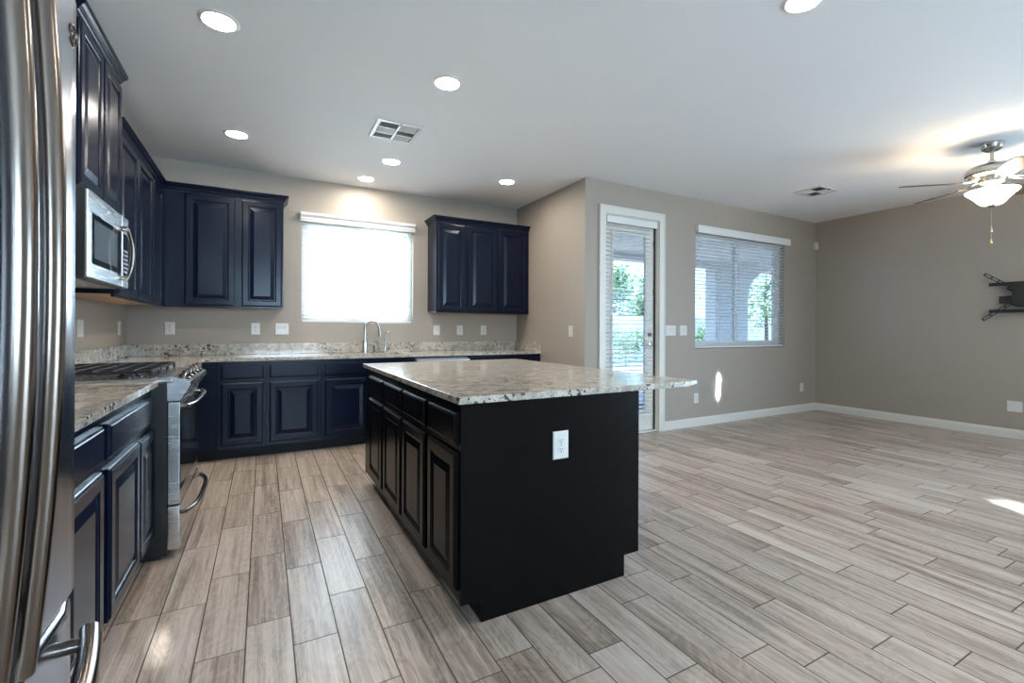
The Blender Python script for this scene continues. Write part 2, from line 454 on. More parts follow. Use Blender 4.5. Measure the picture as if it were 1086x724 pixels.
def slider_window(name, x0, x1, z0, z1, y_out, xm, door=False):
    """horizontal slider in an opening: outer frame, two sashes and glass; y_out is the outer face"""
    b = MB(); f = 0.045; ya, yb = y_out - 0.07, y_out - 0.005
    b.box(x0, x0 + f, ya, yb, z0, z1, 0.004); b.box(x1 - f, x1, ya, yb, z0, z1, 0.004)
    b.box(x0 + f, x1 - f, ya, yb, z0, z0 + f, 0.004); b.box(x0 + f, x1 - f, ya, yb, z1 - f, z1, 0.004)
    o = b.build(name, m_vinyl, kind='structure')
    for (a, c, yy) in ((x0 + f, xm + 0.025, ya + 0.006), (xm - 0.025, x1 - f, ya + 0.036)):
        s = MB(); w = 0.042; d = 0.024
        s.box(a, a + w, yy, yy + d, z0 + f, z1 - f, 0.003); s.box(c - w, c, yy, yy + d, z0 + f, z1 - f, 0.003)
        s.box(a + w, c - w, yy, yy + d, z0 + f, z0 + f + w, 0.003); s.box(a + w, c - w, yy, yy + d, z1 - f - w, z1 - f, 0.003)
        so = s.build('window_sash', m_vinyl, o)
        g = MB(); g.box(a + w, c - w, yy + 0.010, yy + 0.014, z0 + f + w, z1 - f - w)
        g.build('window_pane', m_glass, so, smooth=False)
    return o
slider_window('window_1', *W1, 0.15, 2.05)
slider_window('window_2', *W2, YD + 0.15, 6.62)
slider_window('added_window_rear', *R1, YF - 0.005, 1.5)  # unseen rear window, added to supply light
o = slider_window('added_window_living', *R2W, 0.0, -7.05)  # unseen side window, added as a source of fill light
o.rotation_euler = (0, 0, PI / 2); o.location = (XW + 0.08, 0, 0)
for nm, (x0, x1, z0, z1), y, rx in (('daylight_portal_kitchen', W1, 0.20, -PI / 2), ('daylight_portal_patio', W2, YD + 0.2, -PI / 2), ('daylight_portal_door', DO, YD + 0.2, -PI / 2)):
    portal(nm, ((x0 + x1) / 2, y, (z0 + z1) / 2), (rx, 0, 0), x1 - x0, z1 - z0)

# patio door
def patio_door():
    x0, x1, z1 = DO[0], DO[1], DO[3]
    # casing
    b = MB(); c = 0.086
    def cas(poly):
        b.prism(poly, (0, -0.019, 0))
    yb = YD - 0.0005
    cas([(x0 - c, yb, 0.001), (x0, yb, 0.001), (x0, yb, z1), (x0 - c, yb, z1 + c)])
    cas([(x1, yb, 0.001), (x1 + c, yb, 0.001), (x1 + c, yb, z1 + c), (x1, yb, z1)])
    cas([(x0 - c, yb, z1 + c), (x0, yb, z1), (x1, yb, z1), (x1 + c, yb, z1 + c)])
    b.box(x0 - c - 0.001, x0 - c + 0.016, yb - 0.024, yb - 0.018, 0.001, z1 + c, 0.002)
    b.box(x1 + c - 0.016, x1 + c + 0.001, yb - 0.024, yb - 0.018, 0.001, z1 + c, 0.002)
    b.box(x0 - c, x1 + c, yb - 0.024, yb - 0.018, z1 + c - 0.016, z1 + c, 0.002)
    b.build('trim_1', m_white, kind='structure', smooth=False)
    # jamb lining
    j = MB(); jt = 0.012
    j.box(x0 + 0.0005, x0 + jt, YD, YD + 0.149, 0, z1 - 0.0005); j.box(x1 - jt, x1 - 0.0005, YD, YD + 0.149, 0, z1 - 0.0005)
    j.box(x0 + jt, x1 - jt, YD, YD + 0.149, z1 - jt, z1 - 0.0005)
    j.box(x0 + jt, x1 - jt, YD + 0.012, YD + 0.149, 0.0005, 0.018, 0.003)
    j.build('trim_2', m_white, kind='structure', smooth=False)
    g = MB(); g.box(x1 - jt - 0.009, x1 - jt - 0.0005, YD + 0.038, YD + 0.10, 0.019, z1 - 0.02); g.box(x0 + jt, x1 - jt, YD + 0.062, YD + 0.10, z1 - 0.03, z1 - 0.013)
    g.build('gap_shade_strip', m_gap, kind='structure', smooth=False)  # dark strips standing in for shade in the gap around the leaf
    # leaf
    lx0, lx1, lz0, lz1 = x0 + jt + 0.003, x1 - jt - 0.012, 0.022, z1 - 0.032
    y0, y1 = YD + 0.055, YD + 0.099
    st = 0.115
    l = MB()
    l.box(lx0, lx0 + st, y0, y1, lz0, lz1, 0.002); l.box(lx1 - st, lx1, y0, y1, lz0, lz1, 0.002)
    l.box(lx0 + st, lx1 - st, y0, y1, lz0, lz0 + 0.22, 0.002); l.box(lx0 + st, lx1 - st, y0, y1, lz1 - 0.13, lz1, 0.002)
    o = l.build('door_1', m_white, kind='structure')
    gx0, gx1, gz0, gz1 = lx0 + st, lx1 - st, lz0 + 0.22, lz1 - 0.13
    gf = MB(); w = 0.022
    gf.box(gx0, gx0 + w, y0 - 0.008, y0 + 0.01, gz0, gz1, 0.003); gf.box(gx1 - w, gx1, y0 - 0.008, y0 + 0.01, gz0, gz1, 0.003)
    gf.box(gx0 + w, gx1 - w, y0 - 0.008, y0 + 0.01, gz0, gz0 + w, 0.003); gf.box(gx0 + w, gx1 - w, y0 - 0.008, y0 + 0.01, gz1 - w, gz1, 0.003)
    gf.build('glazing_bead', m_white, o)
    p = MB(); p.box(gx0, gx1, y0 + 0.018, y0 + 0.024, gz0, gz1); p.build('glass_pane', m_glass, o, smooth=False)
    hx = lx1 - 0.062
    h = MB(); h.lathe([(0.031, 0), (0.031, 0.006), (0.026, 0.011), (0.012, 0.013), (0.011, 0.045), (0, 0.046)], 24, (hx, y0, 1.005), 'y')
    h.tube([(hx, y0 - 0.045, 1.005), (hx - 0.03, y0 - 0.048, 1.007), (hx - 0.075, y0 - 0.046, 1.003), (hx - 0.105, y0 - 0.043, 0.998)], 0.008, 10, radii=[0.011, 0.010, 0.008, 0.007])
    h.build('door_handle', m_chrome, o)
    k = MB(); k.lathe([(0.029, 0), (0.029, 0.008), (0.024, 0.013), (0, 0.014)], 24, (hx, y0, 1.13), 'y'); k.box(hx - 0.006, hx + 0.006, y0 - 0.032, y0 - 0.012, 1.112, 1.148, 0.003)
    k.build('deadbolt', m_bronze, o)
    for z in (1.62, 2.18):
        q = MB(); q.box(lx1 - 0.012, lx1 + 0.010, y0 - 0.012, y0 - 0.0005, z - 0.03, z + 0.03, 0.003); q.build('latch_plate', m_bronze, o)
    return lx0, lx1, y0
DLX0, DLX1, DLY = patio_door()

# ------------------------------------------------------------------ blinds
def blind(label, x0, x1, z0, z1, yf, val=(0.0, 0.0, 0.09, 0.075), pitch=0.0435, sw=0.05, tilt=8, tapes=(0.15, 0.85), crown=False, tassels=(), gap=0.0):
    """horizontal blind; yf = centre plane of the slats (room side is -Y)"""
    t = thing('window_blind', label, 'blind', ((x0 + x1) / 2, yf, z0))
    ox, oy, oz = (x0 + x1) / 2, yf, z0
    def B(): return MB()
    vl, vr, vh, vd = val
    v = B(); yv = -vd
    if crown:
        prof = [(0, 0), (yv + 0.012, 0), (yv + 0.012, 0.018), (yv + 0.006, 0.026), (yv + 0.006, 0.045), (yv - 0.004, 0.058), (yv - 0.012, 0.068), (yv - 0.012, vh), (0, vh)]
    else:
        prof = [(0, 0.01), (yv + 0.012, 0.01), (yv + 0.012, 0), (yv, 0), (yv, vh), (0, vh)]
    v.prism([(x0 - vl - ox, a, z1 - z0 + z) for a, z in prof], (x1 + vr - x0 + vl, 0, 0))
    v.build('valance', m_slat, t, smooth=False)
    s = B(); z = 0.055; n = 0
    while z < z1 - z0 - 0.005:
        k = 5; a = math.radians(tilt)
        pts = []
        for i in range(k):
            u = -sw / 2 + sw * i / (k - 1)
            crv = 0.0035 * (1 - (2 * u / sw) ** 2)
            pts.append((u * math.cos(a) - crv * math.sin(a), u * math.sin(a) + crv * math.cos(a)))
        top = [(x0 - ox, p, z + q) for p, q in pts]; bot = [(x0 - ox, p, z + q - 0.0028) for p, q in reversed(pts)]
        s.prism(top + bot, (x1 - x0, 0, 0)); z += pitch; n += 1
    s.build('slats', m_slat, t, smooth=False)
    r = B(); r.box(x0 - ox, x1 - ox, -sw / 2, sw / 2, 0.004, 0.026, 0.004); r.build('bottom_rail', m_slat, t)
    for f in tapes:
        c = B(); xx = x0 + f * (x1 - x0) - ox
        for yy in (-sw / 2 - 0.001, sw / 2 + 0.001): c.tube([(xx, yy, 0.02), (xx, yy, z1 - z0)], 0.0016, 5)
        c.build('ladder_cord', m_slat, t)
    for (f, zb) in tassels:
        c = B(); xx = x0 + f * (x1 - x0) - ox
        c.tube([(xx, -sw / 2 - 0.012, z1 - z0), (xx + 0.004, -sw / 2 - 0.012, zb - z0)], 0.0014, 5)
        co = c.build('pull_cord', m_slat, t)
        k = MB(); k.lathe([(0.002, 0.0), (0.005, -0.006), (0.008, -0.03), (0.007, -0.038), (0, -0.039)], 12, (xx + 0.004, -sw / 2 - 0.012, zb - z0)); k.build('cord_tassel', m_slat, co)
    return t
blind('white slatted blind over the kitchen sink window', W1[0] + 0.006, W1[1] - 0.006, W1[2] + 0.003, 2.325, 0.036, (0.018, 0.02, 0.092, 0.075), tilt=6, tapes=(0.12, 0.5, 0.86), crown=True, tassels=((0.055, 1.47), (0.95, 1.49), (0.965, 1.44)))
blind('white slatted blind on the wide window right of the patio door', W2[0] + 0.006, W2[1] - 0.006, W2[2] + 0.003, 2.372, YD + 0.034, (0.0, 0.085, 0.092, 0.075), pitch=0.0435, sw=0.05, tilt=-2, tapes=(0.05, 0.27, 0.48, 0.72, 0.95), tassels=((0.04, 1.60), (0.93, 1.50)))
blind('narrow white slatted blind hung on the glass patio door', DLX0 + 0.012, DLX1 - 0.072, 0.20, 2.345, DLY - 0.037, (0.010, 0.062, 0.075, 0.032), pitch=0.047, tilt=6, tapes=(0.12, 0.88), tassels=((0.25, 2.17),))

# ------------------------------------------------------------------ cabinets
E1 = [(0, 0), (0, -0.010), (0.003, -0.013), (0.007, -0.0135), (0.0085, -0.018), (0.012, -0.020)]
def door_mesh(x0, x1, z0, z1):
    b = MB()
    b.rings(x0, x1, z0, z1, E1 + [(0.050, -0.020), (0.054, -0.0165), (0.058, -0.0155), (0.061, -0.0105), (0.067, -0.0105), (0.098, -0.0185), (0.101, -0.0195)])
    return b
def drawer_mesh(x0, x1, z0, z1):
    b = MB(); b.rings(x0, x1, z0, z1, E1 + [(0.014, -0.020)])
    return b

def cabinet(name, label, loc, rotz, w, d, z0, z1, doors=(), drawers=(), toe=0.0, under=False, cat='cabinet', group=None, x_l=0.0):
    """local frame: front at y=0 facing -Y, x from 0 to w, back at y=d"""
    t = thing(name, label, cat, loc, rotz, group)
    b = MB()
    zb = z0 + (0.018 if under else 0)
    b.box(x_l, w, 0.018, d, (toe if toe else zb), z1, 0.0008, 1)
    b.build('carcass', m_cab, t)
    f = MB(); f.box(x_l, w, 0.0, 0.0178, (toe if toe else z0), z1, 0.0012, 1)
    f.build('face_frame', m_cab, t)
    if toe:
        k = MB(); k.box(x_l, w, 0.075, d - 0.02, 0.001, toe - 0.0005); k.build('toe_kick', m_kick, t, smooth=False)
    if under:
        u = MB(); u.box(x_l + 0.012, w - 0.012, 0.020, d - 0.002, z0 + 0.010, z0 + 0.0176); u.build('bottom_panel', m_under, t, smooth=False)
    for q in doors: door_mesh(*q).build('door', m_cab, t, loc=(0, -0.0006, 0), smooth=False)
    for q in drawers: drawer_mesh(*q).build('drawer', m_cab, t, loc=(0, -0.0006, 0), smooth=False)
    return t

# left run of uppers (front faces +X): local x -> +Y
FX = 0.305
UZ0, UZ1 = 1.370, 2.415
TY0, TY1 = -2.545, -1.785
t = cabinet('wall_cabinet', 'tall double door wall cabinet above the microwave', (0.322, TY0, 0), PI / 2, TY1 - TY0 - 0.001, 0.320, 1.852, 2.675,
            doors=[(0.012, 0.374, 1.866, 2.656), (0.386, 0.748, 1.866, 2.656)])
cabinet('wall_cabinet', 'pair of dark wall cabinet doors just right of the microwave', (FX, TY1, 0), PI / 2, 1.019, 0.303, UZ0, UZ1,
        doors=[(0.022, 0.500, 1.388, 2.400), (0.522, 1.002, 1.388, 2.400)], under=True)
cabinet('wall_cabinet', 'single door dark wall cabinet in the left corner beside the back wall', (FX, TY1 + 1.020, 0), PI / 2, -0.3245 - TY1 - 1.020, 0.303, UZ0, UZ1,
        doors=[(0.010, 0.412, 1.388, 2.400)], under=True)
# back wall, left of the window: faces -Y
cabinet('wall_cabinet', 'two door dark wall cabinet between the corner and the sink window', (FX, -0.323, 0), 0, 1.275 - FX, 0.321, UZ0, UZ1,
        doors=[(0.478 - FX, 0.868 - FX, 1.388, 2.400), (0.922 - FX, 1.263 - FX, 1.388, 2.400)], under=True)
cabinet('wall_cabinet', 'single door wall cabinet right of the sink window', (2.845, -0.323, 0), 0, 0.3695, 0.321, UZ0, UZ1,
        doors=[(0.014, 0.352, 1.388, 2.400)], under=True)
cabinet('wall_cabinet', 'double door wall cabinet against the kitchen\'s right wall', (3.2155, -0.323, 0), 0, XK - 3.2165, 0.321, UZ0, UZ1,
        doors=[(0.016, 0.414, 1.388, 2.400), (0.427, 0.830, 1.388, 2.400)], under=True)

def crown_run(name, label, path, z, h=0.066, pr=0.046):
    """crown moulding following a horizontal path; outward is to the right of the direction of travel"""
    prof = [(0.001, 0), (0.006, 0), (0.009, 0.010), (0.014, 0.016), (0.016, 0.024), (0.024, 0.036), (0.034, 0.046), (0.036, 0.052), (pr, 0.056), (pr, h), (0.001, h)]
    P = [Vector((x, y, 0)) for x, y in path]; n = len(P); offs = []
    for i in range(n):
        ds = []
        if i > 0: ds.append((P[i] - P[i - 1]).normalized())
        if i < n - 1: ds.append((P[i + 1] - P[i]).normalized())
        ns = [Vector((d.y, -d.x, 0)) for d in ds]
        m = sum(ns, Vector()) / len(ns); m = m / m.length_squared if len(ns) == 2 else m
        offs.append(m)
    b = MB(); rings = []
    for p, m in zip(P, offs):
        rings.append([b.bm.verts.new(p + m * a + Vector((0, 0, z + c))) for a, c in prof])
    k = len(prof)
    for A, B_ in zip(rings, rings[1:]):
        for i in range(k): b.bm.faces.new((A[i], A[(i + 1) % k], B_[(i + 1) % k], B_[i]))
    b.bm.faces.new(rings[0]); b.bm.faces.new(rings[-1][::-1])
    return tag(b.build(name, m_cab, smooth=False), label, 'molding')
crown_run('crown_molding', 'dark crown molding on the tall cabinet over the microwave', [(0.322, TY0), (0.322, TY1 - 0.001), (0.002, TY1 - 0.001)], 2.6755, 0.072, 0.038)
crown_run('crown_molding', 'dark L-shaped crown molding along the lower corner wall cabinets', [(FX, TY1 + 0.003), (FX, -0.323), (1.275, -0.323), (1.275, -0.002)], 2.4155)
crown_run('crown_molding', 'dark crown molding on the wall cabinets right of the sink window', [(2.845, -0.002), (2.845, -0.323), (XK - 0.002, -0.323)], 2.4155)

# lower left run, faces +X
LX = 0.615
BZ = 0.884
cabinet('base_cabinet', 'dark base cabinet partly hidden behind the refrigerator', (LX, -4.24, 0), PI / 2, 0.857, 0.61, 0, BZ,
        doors=[(0.014, 0.424, 0.135, 0.690), (0.432, 0.826, 0.135, 0.690)], drawers=[(0.014, 0.826, 0.722, 0.845)], toe=0.1)
cabinet('base_cabinet', 'dark base cabinet with one wide drawer between refrigerator and range', (LX, -3.382, 0), PI / 2, 0.833, 0.61, 0, BZ,
        doors=[(0.045, 0.488, 0.135, 0.680), (0.500, 0.822, 0.135, 0.680)], drawers=[(0.035, 0.790, 0.715, 0.842)], toe=0.1)
# back run, faces -Y
BY = -0.612
cabinet('base_cabinet', 'blind corner base cabinet behind the range', (0.612, BY, 0), 0, 0.745 - 0.612, 0.61, 0, BZ, toe=0.1, x_l=-0.61)
cabinet('base_cabinet', 'dark corner base cabinet beside the range along the left wall', (LX, TY1 + 0.004, 0), PI / 2, -0.614 - TY1 - 0.004, 0.61, 0, BZ,
        doors=[(0.03, 0.61, 0.135, 0.690)], drawers=[(0.03, 0.61, 0.726, 0.853)], toe=0.1)
cabinet('base_cabinet', 'narrow base cabinet on the back wall nearest the range', (0.7455, BY, 0), 0, 0.384, 0.61, 0, BZ,
        doors=[(0.036, 0.360, 0.135, 0.690)], drawers=[(0.036, 0.360, 0.726, 0.853)], toe=0.1)
cabinet('base_cabinet', 'base cabinet between the narrow corner cabinet and the sink', (1.130, BY, 0), 0, 0.468, 0.61, 0, BZ,
        doors=[(0.026, 0.436, 0.135, 0.690)], drawers=[(0.026, 0.436, 0.726, 0.853)], toe=0.1)
t = cabinet('sink_base_cabinet', 'sink base cabinet under the kitchen window', (1.5985, BY, 0), 0, 0.922, 0.61, 0, 0.70,
        doors=[(0.030, 0.452, 0.135, 0.690), (0.466, 0.888, 0.135, 0.690)], drawers=[(0.030, 0.452, 0.726, 0.853), (0.466, 0.888, 0.726, 0.853)], toe=0.1)
f = MB(); f.box(0.0, 0.922, 0.0, 0.0178, 0.7005, BZ, 0.0012, 1); f.box(0, 0.016, 0.018, 0.61, 0.7005, BZ); f.box(0.906, 0.922, 0.018, 0.61, 0.7005, BZ)
f.build('apron_frame', m_cab, t)
cabinet('base_cabinet', 'base cabinet right of the dishwasher in the far corner', (3.142, BY, 0), 0, XK - 3.143, 0.61, 0, BZ,
        doors=[(0.03, 0.45, 0.135, 0.690), (0.46, 0.88, 0.135, 0.690)], drawers=[(0.03, 0.45, 0.726, 0.853), (0.46, 0.88, 0.726, 0.853)], toe=0.1)

# dishwasher
t = thing('dishwasher', 'stainless dishwasher right of the sink, top edge visible behind the island', 'dishwasher', (2.524, BY, 0))
b = MB(); b.box(0.004, 0.610, 0.02, 0.58, 0.11, 0.866); b.build('body', m_dsteel, t, smooth=False)
b = MB(); b.box(0.004, 0.610, -0.030, 0.0185, 0.115, 0.852, 0.006); b.build('door', m_steelh, t)
b = MB(); b.tube([(0.05, -0.031, 0.80), (0.05, -0.07, 0.80), (0.56, -0.07, 0.80), (0.56, -0.031, 0.80)], 0.010, 12); b.build('handle', m_handle, t)
b = MB(); b.box(0.004, 0.610, 0.06, 0.55, 0.001, 0.1095); b.build('toe_panel', m_kick, t, smooth=False)

# worktops
def slab(b, x0, x1, y0, y1, bev=0.004): b.box(x0, x1, y0, y1, BZ + 0.0005, T, bev)
t = thing('worktop', 'granite worktop strip between refrigerator and range', 'worktop', (0.32, -3.36, BZ))
b = MB(); b.box(0.0015 - 0.32, 0.643 - 0.32, -4.24 + 3.36, TY0 - 0.003 + 3.36, 0.0005, T - BZ, 0.004); b.build('slab', m_gran, t)
b = MB(); b.box(0.0015 - 0.32, 0.022 - 0.32, -4.24 + 3.36, TY0 - 0.003 + 3.36, T - BZ + 0.0005, 1.024 - BZ, 0.003); b.build('backsplash', m_gran, t)
t = thing('worktop', 'long L-shaped granite worktop along the back wall with the sink', 'worktop', (0, 0, BZ))
SX0, SX1, SY0, SY1 = 1.70, 2.42, -0.53, -0.13
b = MB(); zt = T - BZ; ye = -0.643
b.prism([(0.0015, -0.0015, 0.0005), (0.0015, TY1 + 0.005, 0.0005), (0.643, TY1 + 0.005, 0.0005), (0.643, ye - 0.03, 0.0005), (0.652, ye - 0.009, 0.0005), (0.673, ye, 0.0005), (SX0, ye, 0.0005), (SX0, -0.0015, 0.0005)], (0, 0, zt - 0.0005))
b.prism([(SX1, ye, 0.0005), (XK - 0.0015, ye, 0.0005), (XK - 0.0015, -0.0015, 0.0005), (SX1, -0.0015, 0.0005)], (0, 0, zt - 0.0005))
b.prism([(SX0, ye, 0.0005), (SX1, ye, 0.0005), (SX1, SY0, 0.0005), (SX0, SY0, 0.0005)], (0, 0, zt - 0.0005))
b.prism([(SX0, SY1, 0.0005), (SX1, SY1, 0.0005), (SX1, -0.0015, 0.0005), (SX0, -0.0015, 0.0005)], (0, 0, zt - 0.0005))
bmesh.ops.remove_doubles(b.bm, verts=b.bm.verts[:], dist=0.0002)
b.build('slab', m_gran, t, smooth=False)
b = MB(); b.box(0.0225, XK - 0.0225, -0.022, -0.0015, zt + 0.0005, 1.024 - BZ, 0.003); b.build('backsplash', m_gran, t)
b = MB(); b.box(0.0015, 0.022, TY1 + 0.005, -0.0015, zt + 0.0005, 1.024 - BZ, 0.003); b.build('backsplash', m_gran, t)
b = MB(); b.box(XK - 0.022, XK - 0.0015, ye + 0.004, -0.0015, zt + 0.0005, 1.024 - BZ, 0.003); b.build('backsplash', m_gran, t)

# sink
t = thing('kitchen_sink', 'undermount steel sink set in the back worktop below the window', 'sink', ((SX0 + SX1) / 2, (SY0 + SY1) / 2, 0.72))
hx, hy = (SX1 - SX0) / 2, (SY1 - SY0) / 2
b = MB()
for (a, c, e, g) in ((-hx - 0.012, hx + 0.012, -hy - 0.012, -hy), (-hx - 0.012, hx + 0.012, hy, hy + 0.012), (-hx - 0.012, -hx, -hy, hy), (hx, hx + 0.012, -hy, hy)):
    b.box(a, c, e, g, 0.0, BZ - 0.72 - 0.0005)
b.box(-hx - 0.012, hx + 0.012, -hy - 0.012, hy + 0.012, -0.012, 0.0)
b.build('basin', m_steelh, t, smooth=False)
b = MB(); b.lathe([(0.045, 0.001), (0.045, 0.004), (0.030, 0.003), (0.0, 0.002)], 20); b.build('drain', m_chrome, t)

# faucets
t = thing('kitchen_faucet', 'tall gooseneck pull-down faucet behind the sink', 'faucet', (2.10, -0.082, T))
b = MB(); b.lathe([(0.0, 0.0005), (0.030, 0.0005), (0.030, 0.010), (0.026, 0.016), (0.026, 0.125), (0.022, 0.135), (0.016, 0.140), (0, 0.141)], 24); b.build('body', m_chrome, t)
pts = [(0, 0, 0.138), (0, 0, 0.24)]
for k in range(0, 13):
    a = PI * k / 12 * 0.93
    pts.append((0.075 - 0.075 * math.cos(a), -0.02 * (1 - math.cos(a)), 0.265 + 0.085 * math.sin(a)))
b = MB(); b.tube(pts, 0.0125, 12); b.build('spout', m_chrome, t)
e = Vector(pts[-1])
b = MB(); b.tube([e + Vector((0.001, 0, 0.005)), e + Vector((0.005, -0.002, -0.03)), e + Vector((0.008, -0.003, -0.075)), e + Vector((0.010, -0.004, -0.105))], 0.016, 14, radii=[0.014, 0.015, 0.019, 0.021]); b.build('spray_head', m_chrome, t)
t = thing('soap_dispenser', 'short soap dispenser right of the gooseneck faucet', 'soap dispenser', (2.205, -0.085, T))
b = MB(); b.lathe([(0.0, 0.0005), (0.021, 0.0005), (0.021, 0.008), (0.015, 0.014), (0.014, 0.07), (0.010, 0.078), (0, 0.079)], 20); b.build('base', m_bronze, t)
b = MB(); b.tube([(0, 0, 0.078), (0, 0, 0.105), (0.012, -0.012, 0.118), (0.03, -0.045, 0.122), (0.032, -0.052, 0.112)], 0.008, 10); b.build('nozzle', m_chrome, t)
t = thing('water_tap', 'slim curved drinking water tap right of the soap dispenser', 'faucet', (2.320, -0.085, T))
b = MB(); b.lathe([(0.0, 0.0005), (0.020, 0.0005), (0.020, 0.008), (0.012, 0.014), (0.012, 0.055), (0.008, 0.062), (0, 0.063)], 20); b.build('base', m_chrome, t)
b = MB(); pts = [(0, 0, 0.06), (0, 0, 0.19)] + [(0.030 - 0.030 * math.cos(PI * k / 8), -0.012 * (1 - math.cos(PI * k / 8)), 0.20 + 0.03 * math.sin(PI * k / 8)) for k in range(9)] + [(0.061, -0.024, 0.175)]
b.tube(pts, 0.006, 10); b.build('spout', m_chrome, t)
b = MB(); b.tube([(0.012, -0.004, 0.035), (0.055, -0.02, 0.042)], 0.005, 8); b.build('lever', m_chrome, t)

# ------------------------------------------------------------------ island
IX0, IX1, IY0, IY1 = 1.772, 3.112, -3.783, -1.788
PX0, PX1, PYN, PYF = 1.788, 2.716, -3.770, -1.815
t = thing('kitchen_island', 'black kitchen island cabinet with four drawers over four doors', 'island', ((PX0 + PX1) / 2, (PYN + PYF) / 2, 0))
ox, oy = t.location.x, t.location.y
b = MB(); b.box(PX0 + 0.019 - ox, PX1 - 0.02 - ox, PYN + 0.0205 - oy, PYF - 0.0205 - oy, 0.1, BZ); b.build('carcass', m_island, t, smooth=False)
b = MB(); b.box(PX0 - ox, PX0 + 0.0185 - ox, PYN + 0.0205 - oy, PYF - 0.0205 - oy, 0.1, BZ, 0.001, 1); b.build('face_frame', m_island, t)
b = MB(); b.box(PX1 - 0.0195 - ox, PX1 - ox, PYN + 0.0205 - oy, PYF - 0.0205 - oy, 0.1, BZ, 0.001, 1); b.build('back_panel', m_island, t)
for ya in (PYN, PYF - 0.02):
    b = MB(); n = 0.09
    b.prism([(PX0 - ox, ya - oy, n), (PX0 + 0.090 - ox, ya - oy, n), (PX0 + 0.090 - ox, ya - oy, 0.001), (PX1 - 0.090 - ox, ya - oy, 0.001), (PX1 - 0.090 - ox, ya - oy, 0.1), (PX1 - ox, ya - oy, 0.1), (PX1 - ox, ya - oy, BZ), (PX0 - ox, ya - oy, BZ)], (0, 0.02, 0))
    b.build('end_panel', m_island, t, smooth=False)
b = MB(); b.box(PX0 + 0.092 - ox, PX1 - 0.092 - ox, PYN + 0.021 - oy, PYF - 0.021 - oy, 0.001, 0.0995); b.build('toe_kick', m_kick, t, smooth=False)
Y = [(-3.752, -3.400), (-3.345, -2.948), (-2.912, -2.492), (-2.450, -2.035)]
for (ya, yb) in Y:
    # faces -X : local x -> -Y
    for nm, mk, z0, z1 in (('door', door_mesh, 0.145, 0.690), ('drawer', drawer_mesh, 0.722, 0.846)):
        o = mk(0, yb - ya, z0, z1).build(nm, m_island, t, smooth=False)
        o.location = (PX0 - 0.0006 - ox, yb - oy, 0); o.rotation_euler = (0, 0, -PI / 2)
b = MB(); b.box(IX0, IX1, IY0, IY1, BZ + 0.0005, T, 0.004)
tag(b.build('worktop', m_gran), 'speckled granite worktop overhanging the right side of the island', 'worktop')

# ------------------------------------------------------------------ outlets, switches
def plate(name, label, loc, rotz, w, h, kind='outlet', gangs=1, group=None):
    """local: faces -Y"""
    cat = 'outlet' if 'outlet' in name else ('switch' if 'switch' in name else 'wall plate')
    t = thing(name, label, cat, loc, rotz, group)
    b = MB(); b.rings(-w / 2, w / 2, -h / 2, h / 2, [(0, -0.0008), (0, -0.004), (0.003, -0.0065), (0.006, -0.007)]); b.build('cover_plate', m_plate, t, smooth=False)
    for g in range(gangs):
        cx = (g - (gangs - 1) / 2) * 0.046
        if kind == 'outlet':
            for cz in (-0.020, 0.020):
                b = MB(); pts = []
                for k in range(20):
                    a = 2 * PI * k / 20
                    pts.append((cx + 0.0172 * math.cos(a), -0.0071, cz + max(-0.0135, min(0.0135, 0.0172 * math.sin(a)))))
                b.prism(pts, (0, -0.0022, 0)); so = b.build('socket', m_plate, t, smooth=False)
                s = MB(); s.box(cx - 0.0075, cx - 0.0050, -0.0098, -0.0094, cz - 0.002, cz + 0.007); s.box(cx + 0.0050, cx + 0.0075, -0.0098, -0.0094, cz - 0.001, cz + 0.006)
                s.box(cx - 0.003, cx + 0.003, -0.0098, -0.0094, cz - 0.010, cz - 0.005)
                s.build('socket_slots', m_slot, so, smooth=False)
        elif kind == 'rocker':
            b = MB(); b.rings(cx - 0.0165, cx + 0.0165, -0.033, 0.033, [(0, -0.0071), (0, -0.0080), (0.0015, -0.0080)]); fr = b.build('rocker_frame', m_plate, t, smooth=False)
            b = MB(); b.prism([(cx - 0.014, -0.0081, 0.030), (cx - 0.014, -0.0125, 0.030), (cx - 0.014, -0.0095, 0.0), (cx - 0.014, -0.0105, -0.030), (cx - 0.014, -0.0081, -0.030)], (0.028, 0, 0)); b.build('rocker', m_plate, fr, smooth=False)
        elif kind == 'toggle':
            b = MB(); b.box(cx - 0.005, cx + 0.005, -0.0185, -0.0071, 0.000, 0.012, 0.002); b.build('toggle', m_plate, t)
    b = MB()
    if kind != 'rocker':
        zs = (0.0,) if kind == 'outlet' else (-0.042, 0.042)
        for g in range(gangs):
            for z in zs: b.lathe([(0.0032, 0.0070), (0.0028, 0.0084), (0, 0.0086)], 10, ((g - (gangs - 1) / 2) * 0.046, 0, z), 'y')
        b.build('screws', m_chrome, t)
    else: b.bm.free()
    return t
P = -PI / 2
plate('outlet', 'white outlet on the black end of the island', (2.256, PYN, 0.672), 0, 0.080, 0.122)
plate('wall_outlet', 'white outlet on the back wall under the corner wall cabinet', (0.325, 0, 1.176), 0, 0.078, 0.120)
plate('wall_outlet', 'white outlet on the back wall under the door nearest the window', (1.034, 0, 1.174), 0, 0.078, 0.120)
plate('wall_switch', 'double white rocker switch left of the sink window', (1.275, 0, 1.172), 0, 0.125, 0.122, 'rocker', 2)
plate('wall_switch', 'white switch plate just right of the sink window, left of two outlets', (2.960, 0, 1.165), 0, 0.080, 0.120, 'rocker')
plate('wall_outlet', 'white outlet on the back wall under the right wall cabinets, beside the switch', (3.261, 0, 1.165), 0, 0.080, 0.120)
plate('wall_outlet', 'white outlet on the back wall closest to the kitchen right corner', (3.587, 0, 1.166), 0, 0.080, 0.120)
